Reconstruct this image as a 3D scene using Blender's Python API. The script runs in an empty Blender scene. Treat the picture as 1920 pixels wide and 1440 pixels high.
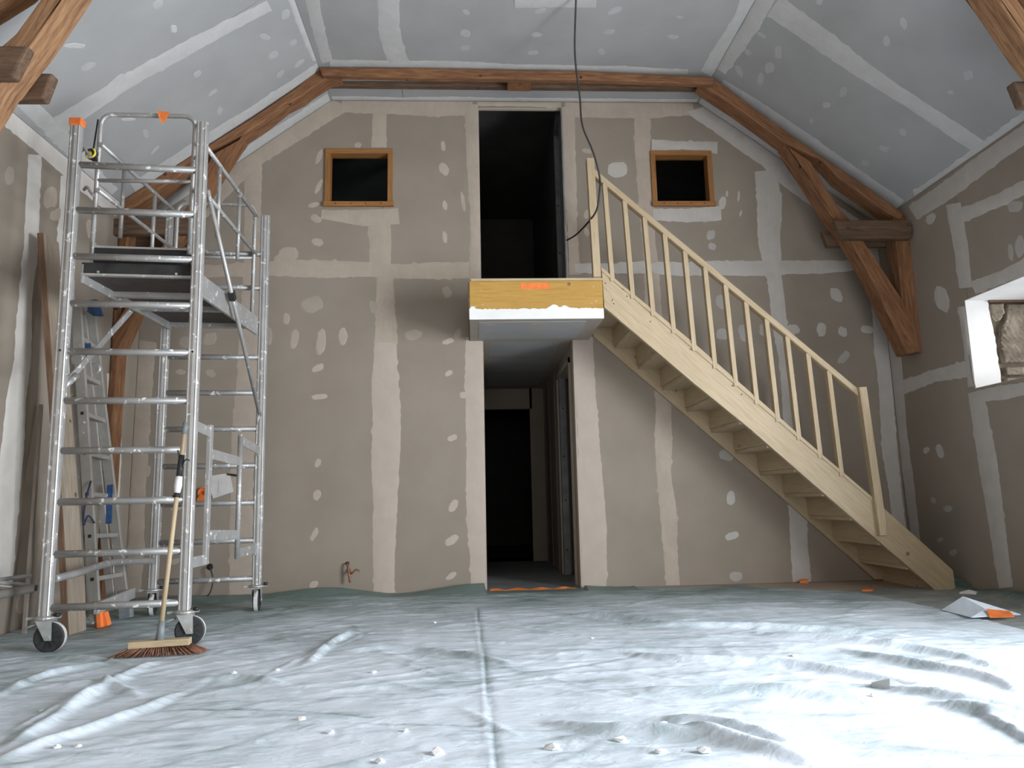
import bpy, bmesh, math, random
import numpy as np
from mathutils import Vector, Matrix
random.seed(7); RNG = np.random.RandomState(11)
C = bpy.context.scene.collection

# ------------------------------------------------------------------ camera, world, lights, exposure
scn = bpy.context.scene
cam_d = bpy.data.cameras.new('camera'); cam = bpy.data.objects.new('camera', cam_d); C.objects.link(cam)
Rv = Vector((0.9985614822, -0.0491600998, -0.0214067942)); Uv = Vector((0.0134611628, -0.1566084733, 0.987569027)); Fv = Vector((0.0519014775, 0.9864365518, 0.1557214371))
M = Matrix((Rv, Uv, -Fv)).transposed().to_4x4(); M.translation = Vector((0, 0, 0.759)); cam.matrix_world = M
cam_d.sensor_width = 36; cam_d.lens = 25.9755; cam_d.clip_start = 0.05; cam_d.clip_end = 200
scn.camera = cam
w = bpy.data.worlds.new('sky'); scn.world = w; w.use_nodes = True
bg = w.node_tree.nodes['Background']; bg.inputs[0].default_value = (0.80, 0.90, 1.0, 1); bg.inputs[1].default_value = 1.0
scn.view_settings.view_transform = 'Standard'; scn.view_settings.look = 'None'; scn.view_settings.exposure = -0.52; scn.view_settings.gamma = 1.0
scn.view_settings.use_curve_mapping = False
def area(name, loc, target, sx, sy, power, col):
    l = bpy.data.lights.new(name, 'AREA'); l.shape = 'RECTANGLE'; l.size = sx; l.size_y = sy; l.energy = power; l.color = col
    o = bpy.data.objects.new(name, l); C.objects.link(o); o.location = loc
    o.rotation_euler = (Vector(target) - Vector(loc)).to_track_quat('-Z', 'Y').to_euler(); return o
area('daylight_glazed_door', (4.35, 1.55, 1.25), (0.0, 1.75, 0.75), 2.5, 2.1, 930, (0.88, 0.94, 1.0))
area('daylight_right_window', (6.3, 4.55, 1.95), (3.0, 4.8, 1.75), 2.2, 1.5, 260, (0.95, 0.97, 1.0))
area('rear_fill_light', (0.6, -2.65, 1.5), (1.6, 3.0, 1.7), 3.4, 2.2, 85, (1.0, 0.94, 0.86))  # added fill light behind the camera, evens out walls and ceiling

# ------------------------------------------------------------------ materials
def nodes(name):
    m = bpy.data.materials.new(name); m.use_nodes = True; nt = m.node_tree
    return m, nt, nt.nodes['Principled BSDF']
def add(nt, t, **kw):
    n = nt.nodes.new(t)
    for k, v in kw.items(): setattr(n, k, v)
    return n
def coords(nt, scale=(1, 1, 1)):
    tc = add(nt, 'ShaderNodeNewGeometry'); mp = add(nt, 'ShaderNodeMapping'); mp.inputs['Scale'].default_value = scale
    nt.links.new(tc.outputs['Position'], mp.inputs['Vector']); return mp.outputs[0]
def noise(nt, vec, scale, detail=4, rough=0.55, dist=0.0):
    n = add(nt, 'ShaderNodeTexNoise'); n.inputs['Scale'].default_value = scale; n.inputs['Detail'].default_value = detail
    n.inputs['Roughness'].default_value = rough; n.inputs['Distortion'].default_value = dist
    nt.links.new(vec, n.inputs['Vector']); return n.outputs['Fac']
def ramp(nt, fac, stops):
    r = add(nt, 'ShaderNodeValToRGB'); e = r.color_ramp.elements
    while len(e) < len(stops): e.new(0.5)
    for i, (p, c) in enumerate(stops): e[i].position = p; e[i].color = (*c, 1)
    nt.links.new(fac, r.inputs[0]); return r.outputs[0]
def bump(nt, b, h, strength, dist=0.01):
    n = add(nt, 'ShaderNodeBump'); n.inputs['Strength'].default_value = strength; n.inputs['Distance'].default_value = dist
    nt.links.new(h, n.inputs['Height']); nt.links.new(n.outputs[0], b.inputs['Normal'])
def lin(c):
    return tuple(((x / 255 + 0.055) / 1.055) ** 2.4 if x > 10 else x / 255 / 12.92 for x in c)
def mixc(nt, fac, a, b):
    n = add(nt, 'ShaderNodeMix', data_type='RGBA')
    if hasattr(fac, 'is_output'): nt.links.new(fac, n.inputs[0])
    else: n.inputs[0].default_value = fac
    for s, v in ((6, a), (7, b)):
        if hasattr(v, 'is_output'): nt.links.new(v, n.inputs[s])
        else: n.inputs[s].default_value = (*v, 1)
    return n.outputs[2]
def speckled(name, c1, c2, scale=6, rough=0.85, stretch=(1, 1, 1), bs=0.08, fine=60, met=0.0, lo=0.35, hi=0.65):
    m, nt, b = nodes(name); v = coords(nt, stretch)
    nt.links.new(ramp(nt, noise(nt, v, scale, 5), [(lo, c1), (hi, c2)]), b.inputs['Base Color'])
    b.inputs['Roughness'].default_value = rough; b.inputs['Metallic'].default_value = met
    if bs: bump(nt, b, noise(nt, v, fine, 3), bs)
    return m
def woodmat(name, c_dark, c_mid, c_light, axis_scale, rough=0.7, bs=0.25, knots=True, knotcol=None):
    m, nt, b = nodes(name)
    tc = add(nt, 'ShaderNodeTexCoord'); mp = add(nt, 'ShaderNodeMapping'); mp.inputs['Scale'].default_value = axis_scale
    at = add(nt, 'ShaderNodeAttribute'); at.attribute_name = 'grain'
    nt.links.new(at.outputs['Vector'], mp.inputs['Vector']); v = mp.outputs[0]
    g = noise(nt, v, 5.0, 8, 0.62, 0.6)
    col = ramp(nt, g, [(0.30, c_dark), (0.5, c_mid), (0.70, c_light)])
    big = noise(nt, at.outputs['Vector'], 1.6, 3)
    col = mixc(nt, ramp(nt, big, [(0.35, (0, 0, 0)), (0.75, (0.45, 0.45, 0.45))]), col, c_dark)
    if knots:
        kc = knotcol or tuple(x * 0.45 for x in c_dark)
        vo = add(nt, 'ShaderNodeTexVoronoi'); vo.inputs['Scale'].default_value = 4.2; nt.links.new(at.outputs['Vector'], vo.inputs['Vector'])
        kf = ramp(nt, vo.outputs['Distance'], [(0.05, (1, 1, 1)), (0.085, (0, 0, 0))])
        col = mixc(nt, kf, col, kc)
    nt.links.new(col, b.inputs['Base Color']); b.inputs['Roughness'].default_value = rough
    bump(nt, b, g, bs, 0.006); return m

BOARD = speckled('plasterboard_paper', (0.275, 0.232, 0.188), (0.308, 0.262, 0.213), 2.2, 0.9, bs=0.03, fine=220)
BOARDC = speckled('ceiling_board_lit_tone', (0.345, 0.345, 0.342), (0.385, 0.385, 0.382), 2.2, 0.9, bs=0.03, fine=220)  # same paper as the walls; the difference in light is put into the colour
def compound(name, c1, c2, edge):
    m, nt, b = nodes(name); v = coords(nt)
    a = noise(nt, v, 7, 6, 0.6, 0.4); f = noise(nt, coords(nt, (1, 1, 0.12)), 40, 3)
    col = ramp(nt, a, [(0.3, c1), (0.62, c2)])
    col = mixc(nt, ramp(nt, f, [(0.42, (0, 0, 0)), (0.75, (edge, edge, edge))]), col, c1)
    nt.links.new(col, b.inputs['Base Color']); b.inputs['Roughness'].default_value = 0.85
    bump(nt, b, f, 0.10, 0.004); return m
COMP = compound('joint_compound', (0.40, 0.335, 0.274), (0.455, 0.383, 0.317), 0.5)
COMP_B = compound('joint_compound_fresh', (0.445, 0.378, 0.318), (0.485, 0.415, 0.352), 0.35)
COMP_T = compound('joint_compound_thin', (0.345, 0.298, 0.245), (0.385, 0.335, 0.28), 0.6)
COMP_L = compound('joint_compound_lit', (0.60, 0.565, 0.52), (0.68, 0.645, 0.60), 0.4)  # same compound, strong daylight on the left wall put into its colour
COMP_RT = compound('joint_compound_cool_lit_thin', (0.385, 0.36, 0.335), (0.43, 0.405, 0.38), 0.5)  # thin version, cool bounce light likewise put into the colour
COMP_R = compound('joint_compound_cool_lit', (0.455, 0.425, 0.395), (0.525, 0.49, 0.455), 0.45)  # same compound, cool bounce light at the right put into its colour
COMP_C = compound('joint_compound_ceiling_lit_tone', (0.49, 0.485, 0.475), (0.56, 0.555, 0.545), 0.5)  # same compound as the walls, ceiling light put into its tone
COMP_CT = compound('joint_compound_ceiling_thin_lit_tone', (0.42, 0.42, 0.418), (0.48, 0.48, 0.475), 0.6)  # thin version, tone again carries the ceiling light
BACKING = speckled('studwork_backing', (0.2, 0.19, 0.18), (0.25, 0.24, 0.22), 3)
DARKROOM = speckled('dark_room_shade', (0.055, 0.052, 0.05), (0.075, 0.07, 0.066), 3)  # darkness of the rooms behind is put into this colour
FLOORM = speckled('bare_subfloor', (0.40, 0.31, 0.23), (0.52, 0.41, 0.31), 3, 0.8, (1, 6, 1))
SCREED = speckled('grey_screed', (0.14, 0.155, 0.16), (0.20, 0.215, 0.22), 3, 0.85)
OAK = woodmat('old_oak', (0.115, 0.048, 0.019), (0.235, 0.106, 0.045), (0.345, 0.172, 0.08), (9, 1.0, 9), 0.75, 0.5)
OAK_D = woodmat('old_oak_weathered', (0.062, 0.036, 0.022), (0.125, 0.073, 0.043), (0.19, 0.118, 0.072), (9, 1.0, 9), 0.8, 0.5)
PINE = woodmat('fresh_spruce', (0.385, 0.285, 0.170), (0.475, 0.370, 0.235), (0.525, 0.418, 0.280), (14, 0.8, 14), 0.55, 0.08, True, (0.28, 0.14, 0.06))
PINE_Y = woodmat('yellow_spruce_board', (0.35, 0.19, 0.035), (0.47, 0.27, 0.055), (0.52, 0.31, 0.075), (14, 0.8, 14), 0.55, 0.08, True, (0.2, 0.1, 0.04))
FRAMEW = woodmat('stained_frame_wood', (0.20, 0.085, 0.025), (0.33, 0.15, 0.045), (0.40, 0.19, 0.06), (14, 0.8, 14), 0.55, 0.1, False)
COMP_WOOD = woodmat('dusty_batten_wood', (0.22, 0.19, 0.16), (0.30, 0.26, 0.22), (0.36, 0.32, 0.28), (12, 0.7, 12), 0.85, 0.1, False)
WANEY = woodmat('waney_edge_wood', (0.13, 0.075, 0.045), (0.20, 0.12, 0.075), (0.27, 0.17, 0.11), (12, 0.7, 12), 0.85, 0.2, False)
PLANKW = woodmat('old_plank_wood', (0.25, 0.19, 0.135), (0.36, 0.295, 0.23), (0.42, 0.355, 0.29), (12, 0.7, 12), 0.8, 0.2)
def alu(name, base, splat):
    m, nt, b = nodes(name); v = coords(nt)
    s = noise(nt, v, 26, 4, 0.6); fac = ramp(nt, s, [(splat, (0, 0, 0)), (splat + 0.05, (1, 1, 1))])
    g = noise(nt, v, 9, 3)
    col = mixc(nt, fac, ramp(nt, g, [(0.3, tuple(x * 0.8 for x in base)), (0.7, base)]), (0.72, 0.71, 0.69))
    nt.links.new(col, b.inputs['Base Color'])
    inv = add(nt, 'ShaderNodeMath', operation='MULTIPLY_ADD'); nt.links.new(fac, inv.inputs[0]); inv.inputs[1].default_value = -0.5; inv.inputs[2].default_value = 0.5
    nt.links.new(inv.outputs[0], b.inputs['Metallic'])
    b.inputs['Roughness'].default_value = 0.5; bump(nt, b, s, 0.15, 0.004); return m
ALU = alu('scaffold_aluminium', (0.46, 0.45, 0.44), 0.61)
ALU_R = alu('dusty_rung_aluminium', (0.36, 0.352, 0.342), 0.60)
ALU_D = alu('dull_ladder_aluminium', (0.42, 0.40, 0.37), 0.66)
ZINC = speckled('zinc_plate', (0.55, 0.58, 0.58), (0.72, 0.74, 0.74), 18, 0.38, met=0.8, bs=0.05)
RUBBER = speckled('black_rubber', (0.018, 0.018, 0.02), (0.035, 0.035, 0.037), 20, 0.65)
RUBBER_W = speckled('dusty_white_tread', (0.55, 0.54, 0.52), (0.68, 0.67, 0.65), 20, 0.8)
PHENOL = speckled('dark_phenolic_ply', (0.045, 0.035, 0.032), (0.075, 0.06, 0.055), 8, 0.6)
BLACK = speckled('black_plastic', (0.012, 0.012, 0.013), (0.028, 0.028, 0.03), 20, 0.5)
BLACKDUST = speckled('dusty_black_panel', (0.010, 0.010, 0.010), (0.028, 0.027, 0.026), 9, 0.7)
YELLOW = speckled('yellow_plastic', (0.62, 0.52, 0.05), (0.75, 0.64, 0.08), 20, 0.45, bs=0)
ORANGE = speckled('orange_tape', (0.70, 0.16, 0.03), (0.85, 0.22, 0.05), 20, 0.6, bs=0.02)
BLUE = speckled('blue_webbing', (0.015, 0.045, 0.13), (0.03, 0.08, 0.20), 30, 0.7)
NAVY = speckled('navy_cord', (0.012, 0.018, 0.05), (0.025, 0.035, 0.08), 30, 0.7)
COPPER = speckled('weathered_copper', (0.20, 0.085, 0.04), (0.32, 0.14, 0.07), 30, 0.5, met=0.4)
PAPERM = speckled('paper_note', (0.60, 0.58, 0.56), (0.68, 0.66, 0.64), 14, 0.9)
BRISTLE = speckled('coir_bristle', (0.13, 0.055, 0.03), (0.26, 0.12, 0.07), 60, 0.8)
STONE = speckled('tooled_limestone', (0.11, 0.085, 0.058), (0.23, 0.19, 0.145), 9, 0.95, (1, 1, 1), 0.6, 26)
MORTAR = speckled('lime_mortar', (0.08, 0.06, 0.04), (0.15, 0.115, 0.08), 14, 0.95, bs=0.6, fine=30)
REVEAL = speckled('white_plaster_reveal', (0.74, 0.73, 0.72), (0.80, 0.79, 0.78), 5, 0.85, bs=0.05)
STEELJ = speckled('grey_steel_jamb', (0.16, 0.165, 0.17), (0.24, 0.245, 0.25), 8, 0.5, met=0.3)
CRUMB = speckled('plaster_crumb_white', (0.75, 0.75, 0.74), (0.85, 0.85, 0.84), 30, 0.9)
GREYT = speckled('grey_ferrule', (0.16, 0.18, 0.19), (0.23, 0.25, 0.26), 20, 0.5)
m, nt, b = nodes('window_glass'); b.inputs['Base Color'].default_value = (0.8, 0.85, 0.85, 1); b.inputs['Transmission Weight'].default_value = 1.0; b.inputs['Roughness'].default_value = 0.03; b.inputs['IOR'].default_value = 1.12
GLASS = m
# dusty green protective sheet: white plaster dust over green film, green showing in the worn streaks
def sheet_mat(name, dust_lo, dust_hi, green):
    m, nt, b = nodes(name); v = coords(nt)
    n1 = noise(nt, v, 1.6, 8, 0.7, 0.6); n2 = noise(nt, coords(nt, (0.7, 3.0, 1)), 4.5, 9, 0.75, 1.2)
    mx = add(nt, 'ShaderNodeMath', operation='ADD'); nt.links.new(n1, mx.inputs[0]); nt.links.new(n2, mx.inputs[1])
    at = add(nt, 'ShaderNodeAttribute'); at.attribute_name = 'worn'
    sb = add(nt, 'ShaderNodeMath', operation='SUBTRACT'); nt.links.new(mx.outputs[0], sb.inputs[0]); nt.links.new(at.outputs['Fac'], sb.inputs[1])
    col = ramp(nt, sb.outputs[0], [(0.30, green), (0.62, tuple(0.5 * (x + y) for x, y in zip(green, dust_lo))), (0.86, dust_lo), (1.06, dust_hi)])
    nt.links.new(col, b.inputs['Base Color']); b.inputs['Roughness'].default_value = 0.55
    bump(nt, b, noise(nt, coords(nt, (1.0, 2.2, 1)), 9, 6, 0.6, 1.0), 0.45, 0.012); return m
SHEET = sheet_mat('dusty_green_sheet', (0.57, 0.645, 0.705), (0.72, 0.785, 0.865), (0.14, 0.20, 0.185))
SHEET_G = sheet_mat('green_sheet', (0.30, 0.33, 0.32), (0.45, 0.47, 0.47), (0.07, 0.13, 0.115))

# ------------------------------------------------------------------ helpers
def box(bm, x0, x1, y0, y1, z0, z1):
    vs = [bm.verts.new(p) for p in ((x0, y0, z0), (x1, y0, z0), (x1, y1, z0), (x0, y1, z0), (x0, y0, z1), (x1, y0, z1), (x1, y1, z1), (x0, y1, z1))]
    for f in ((0, 3, 2, 1), (4, 5, 6, 7), (0, 1, 5, 4), (1, 2, 6, 5), (2, 3, 7, 6), (3, 0, 4, 7)): bm.faces.new([vs[i] for i in f])
def prism(bm, pts, y0, y1):
    a = [bm.verts.new((x, y0, z)) for x, z in pts]; c = [bm.verts.new((x, y1, z)) for x, z in pts]; n = len(pts)
    bm.faces.new(a); bm.faces.new(c[::-1])
    for i in range(n): bm.faces.new((a[i], c[i], c[(i + 1) % n], a[(i + 1) % n]))
    bmesh.ops.recalc_face_normals(bm, faces=bm.faces)
def frame_axes(d):
    d = Vector(d).normalized(); u = Vector((0, 0, 1)) if abs(d.z) < 0.9 else Vector((1, 0, 0))
    s = d.cross(u).normalized(); return d, s, s.cross(d).normalized()
def bar(bm, p0, p1, wd, ht, up=None):
    p0, p1 = Vector(p0), Vector(p1); d, s, u = frame_axes(p1 - p0)
    if up is not None:
        u = Vector(up); u = (u - d * u.dot(d)).normalized(); s = d.cross(u).normalized()
    vs = []
    for p in (p0, p1):
        for a, c in ((-1, -1), (1, -1), (1, 1), (-1, 1)): vs.append(bm.verts.new(p + s * a * wd / 2 + u * c * ht / 2))
    for f in ((0, 3, 2, 1), (4, 5, 6, 7), (0, 1, 5, 4), (1, 2, 6, 5), (2, 3, 7, 6), (3, 0, 4, 7)): bm.faces.new([vs[i] for i in f])
def tube(bm, pts, r, n=10, cap=True):
    pts = [Vector(p) for p in pts]; rs = r if isinstance(r, (list, tuple)) else [r] * len(pts)
    prev = None; rings = []
    for i, p in enumerate(pts):
        t = (pts[min(i + 1, len(pts) - 1)] - pts[max(i - 1, 0)]).normalized()
        if prev is None: _, s, u = frame_axes(t)
        else:
            s = prev - t * prev.dot(t); s.normalize(); u = s.cross(t).normalized()
        prev = s; rings.append([bm.verts.new(p + (s * math.cos(2 * math.pi * k / n) + u * math.sin(2 * math.pi * k / n)) * rs[i]) for k in range(n)])
    for a, c in zip(rings, rings[1:]):
        for k in range(n):
            f = bm.faces.new((a[k], a[(k + 1) % n], c[(k + 1) % n], c[k])); f.smooth = True
    if cap:
        bm.faces.new(rings[0][::-1]); bm.faces.new(rings[-1])
def lathe(bm, prof, centre, axis, n=28):
    d, s, u = frame_axes(axis); c = Vector(centre); rings = []
    for r, h in prof: rings.append([bm.verts.new(c + d * h + (s * math.cos(2 * math.pi * k / n) + u * math.sin(2 * math.pi * k / n)) * r) for k in range(n)])
    for a, b2 in zip(rings, rings[1:]):
        for k in range(n): bm.faces.new((a[k], a[(k + 1) % n], b2[(k + 1) % n], b2[k]))
    bm.faces.new(rings[0][::-1]); bm.faces.new(rings[-1])
    bmesh.ops.recalc_face_normals(bm, faces=bm.faces)
def smooth_path(pts, n=8):
    P = [Vector(p) for p in pts]; out = []
    for i in range(len(P) - 1):
        p0, p1, p2, p3 = P[max(i - 1, 0)], P[i], P[i + 1], P[min(i + 2, len(P) - 1)]
        for k in range(n):
            t = k / n; out.append(0.5 * ((2 * p1) + (-p0 + p2) * t + (2 * p0 - 5 * p1 + 4 * p2 - p3) * t * t + (-p0 + 3 * p1 - 3 * p2 + p3) * t ** 3))
    out.append(P[-1]); return out
def obj(name, bm, mat, parent=None, bevel=0.0, grain=None, recalc=True):
    if recalc: bmesh.ops.recalc_face_normals(bm, faces=bm.faces)
    me = bpy.data.meshes.new(name); bm.to_mesh(me); bm.free(); me.materials.append(mat)
    if grain is not None:                    # per-vertex coordinates along the timber, so the grain follows it
        d, s, u = frame_axes(grain); off = Vector((random.uniform(0, 30), random.uniform(0, 30), random.uniform(0, 30)))
        at = me.attributes.new('grain', 'FLOAT_VECTOR', 'POINT')
        for i, vv in enumerate(me.vertices):
            at.data[i].vector = Vector((vv.co.dot(s), vv.co.dot(d), vv.co.dot(u))) + off
    o = bpy.data.objects.new(name, me); C.objects.link(o)
    if parent is not None:
        base = parent.matrix_world_base if hasattr(parent, 'matrix_world_base') else Vector(BASE.get(parent.name, (0, 0, 0)))
        me.transform(Matrix.Translation(-base)); o.parent = parent; BASE[o.name] = tuple(base)
    if bevel:
        md = o.modifiers.new('bevel', 'BEVEL'); md.width = bevel; md.segments = 2; md.limit_method = 'ANGLE'
    return o
BASE = {}
OAK_L = woodmat('old_oak_lit', (0.14, 0.065, 0.03), (0.29, 0.15, 0.07), (0.42, 0.25, 0.13), (9, 1.0, 9), 0.75, 0.5)  # same oak, brighter light on the nearer truss put into its colour
def tag(o, label, cat, group=None):
    o['label'] = label; o['category'] = cat
    if group: o['group'] = group
    return o
def thing(name, label, cat, loc=(0, 0, 0), group=None):
    o = bpy.data.objects.new(name, None); C.objects.link(o); o.location = loc; o.empty_display_size = 0.1; BASE[o.name] = tuple(loc)
    return tag(o, label, cat, group)
def struct(name, bm, mat, grain=None):
    o = obj(name, bm, mat, grain=grain); o['kind'] = 'structure'; BASE[o.name] = (0, 0, 0); return o
def B(*a):
    bm = bmesh.new(); box(bm, *a); return bm

# ------------------------------------------------------------------ room shell
XL, XR, YB, YF = -2.93, 3.83, 6.5, -2.5
EL, ER, KL, KR, ZC = 3.29, 3.28, -1.30, 2.19, 4.5
GABLE = [(XL, 0), (XR, 0), (XR, ER), (KR, ZC), (KL, ZC), (XL, EL)]
def clip(poly, conv):
    n = len(conv)
    for i in range(n):
        (ax, ay), (bx, by) = conv[i], conv[(i + 1) % n]; out = []
        side = lambda p: (bx - ax) * (p[1] - ay) - (by - ay) * (p[0] - ax)
        for j in range(len(poly)):
            p, q2 = poly[j], poly[(j + 1) % len(poly)]; sp, sq = side(p), side(q2)
            if sp >= -1e-9: out.append(p)
            if (sp > 1e-9 and sq < -1e-9) or (sp < -1e-9 and sq > 1e-9):
                t = sp / (sp - sq); out.append((p[0] + (q2[0] - p[0]) * t, p[1] + (q2[1] - p[1]) * t))
        poly = out
        if len(poly) < 3: return []
    return poly
def cut_panel(x0, x1, z0, z1, holes, conv=None):
    xs = sorted({x0, x1, *[min(max(h[i], x0), x1) for h in holes for i in (0, 1)]}); zs = sorted({z0, z1, *[min(max(h[i], z0), z1) for h in holes for i in (2, 3)]})
    polys = []
    for a, c in zip(xs, xs[1:]):
        for d, e in zip(zs, zs[1:]):
            mx, mz = (a + c) / 2, (d + e) / 2
            if any(h[0] < mx < h[1] and h[2] < mz < h[3] for h in holes): continue
            p = [(a, d), (c, d), (c, e), (a, e)]
            if conv: p = clip(p, conv)
            if len(p) >= 3: polys.append(p)
    return polys
def planar(bm, polys, fn, h0, h1):
    """polygons in plane coordinates -> slab between offsets h0 (back) and h1 (room side)"""
    cache = {}
    def vert(p):
        k = (round(p[0], 4), round(p[1], 4))
        if k not in cache: cache[k] = bm.verts.new(fn(p[0], p[1], h1))
        return cache[k]
    for p in polys:
        vs = []
        for a in p:
            v = vert(a)
            if v not in vs: vs.append(v)
        if len(vs) > 2:
            try: bm.faces.new(vs)
            except ValueError: pass
    n = Vector(fn(0, 0, 1)) - Vector(fn(0, 0, 0))
    bmesh.ops.recalc_face_normals(bm, faces=bm.faces)
    bm.normal_update()
    for f in bm.faces:
        if f.normal.dot(n) < 0: f.normal_flip()
    r = bmesh.ops.extrude_face_region(bm, geom=bm.faces[:], use_keep_orig=True)
    bmesh.ops.translate(bm, verts=[g for g in r['geom'] if isinstance(g, bmesh.types.BMVert)], vec=-n * (h1 - h0))
SQ = math.hypot
def slope_fn(o, e):
    v = (Vector(e) - Vector(o)).normalized(); n = Vector((0, 1, 0)).cross(v)
    if n.z > 0: n = -n
    return lambda a, c, h: tuple(Vector(o) + Vector((0, a, 0)) + v * c + n * h)
FN = {'back': lambda a, c, h: (a, YB - h, c), 'right': lambda a, c, h: (XR - h, a, c), 'left': lambda a, c, h: (XL + h, a, c),
      'flat': lambda a, c, h: (a, c, ZC - h), 'slopel': slope_fn((XL, 0, EL), (KL, 0, ZC)), 'sloper': slope_fn((XR, 0, ER), (KR, 0, ZC))}
LSL, LSR = SQ(KL - XL, ZC - EL), SQ(KR - XR, ZC - ER)
UP_DOOR = (0.08, 0.87, 2.50, 4.42); LOW_DOOR = (0.09, 0.90, -0.1, 2.19)
WIN_L = (-1.335, -0.725, 3.455, 4.005); WIN_R = (1.70, 2.28, 3.455, 3.995)
HB = [UP_DOOR, LOW_DOOR, WIN_L, WIN_R]
HR = [(4.35, 5.41, 1.53, 2.225), (0.3, 2.8, -0.1, 2.3)]
def shell(name, pl, polys, mat, h0, h1):
    bm = bmesh.new(); planar(bm, polys, FN[pl], h0, h1); return struct(name, bm, mat)
def grow(h): return (h[0] - 0.04, h[1] + 0.04, h[2] - 0.04 if h[2] > 0 else h[2], h[3] + 0.04)
W = {}
W['back'] = shell('wall_back', 'back', cut_panel(XL - 0.3, XR + 0.3, 0, ZC + 0.1, [grow(h) for h in HB]), BACKING, -0.10, -0.014)
W['right'] = shell('wall_right', 'right', cut_panel(YF - 0.1, YB, 0, ER + 0.1, [grow(h) for h in HR]), BACKING, -0.10, -0.014)
W['left'] = shell('wall_left', 'left', cut_panel(YF - 0.1, YB, 0, EL + 0.1, []), BACKING, -0.10, -0.014)
ceil_bm = bmesh.new()
for pl, pp in (('flat', cut_panel(KL - 0.05, KR + 0.05, YF - 0.1, YB, [])), ('slopel', cut_panel(YF - 0.1, YB, -0.1, LSL + 0.05, [])), ('sloper', cut_panel(YF - 0.1, YB, -0.1, LSR + 0.05, []))):
    t = bmesh.new(); planar(t, pp, FN[pl], -0.10, -0.014); tm = bpy.data.meshes.new('t'); t.to_mesh(tm); t.free(); ceil_bm.from_mesh(tm); bpy.data.meshes.remove(tm)
W['ceiling'] = struct('ceiling', ceil_bm, BACKING); W['flat'] = W['slopel'] = W['sloper'] = W['ceiling']
W['floor'] = struct('floor', B(XL - 0.3, XR + 0.3, YF - 0.1, 10.2, -0.12, 0.0), FLOORM)
bm = bmesh.new(); planar(bm, cut_panel(XL - 0.2, XR + 0.2, 0, ZC + 0.2, [(-1.1, 2.3, 0.4, 2.6)]), lambda a, c, h: (a, YF + h, c), -0.1, 0.0)
struct('wall_rear', bm, BOARD)
def board(pl, polys, mat):
    polys = [p for p in polys if len(p) > 2]
    if not polys: return
    bm = bmesh.new(); planar(bm, polys, FN[pl], -0.013, 0.0); o = obj('plasterboard', bm, mat, W[pl])
g = 0.002
xs = [XL, -1.99, -0.81, 0.085, 0.885, 1.67, 2.83, XR]
for a, c in zip(xs, xs[1:]):
    for d, e in ((0, 2.84), (2.84, ZC)): board('back', cut_panel(a + g, c - g, d + g, e - g, HB, GABLE), BOARD)
for pl, yy, zz, holes in (('right', [6.5, 5.37, 4.17, 2.97, 1.77, 0.57, -0.63, YF], [0, 1.72, ER], HR), ('left', [6.5, 6.05, 4.85, 3.65, 2.45, 1.25, 0.05, YF], [0, EL], [])):
    for c, a in zip(yy, yy[1:]):
        for d, e in zip(zz, zz[1:]): board(pl, cut_panel(a + g, c - g, d + g, e - g, holes), BOARD)
YC = [6.5, 4.9, 3.7, 2.5, 1.3, 0.1, -1.1, YF]
for c, a in zip(YC, YC[1:]): board('slopel', cut_panel(a + g, c - g, 0, LSL, []), BOARDC)
YC = [6.5, 5.0, 3.8, 2.6, 1.4, 0.2, -1.0, YF]
for c, a in zip(YC, YC[1:]):
    board('sloper', cut_panel(a + g, c - g, 0, LSR, []), BOARDC)
for a, c in zip([KL, -0.62], [-0.62, KR]):
    for e, d in ((6.5, 4.9), (4.9, 2.3), (2.3, YF)): board('flat', cut_panel(a + g, c - g, d + g, e - g, []), BOARDC)

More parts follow.
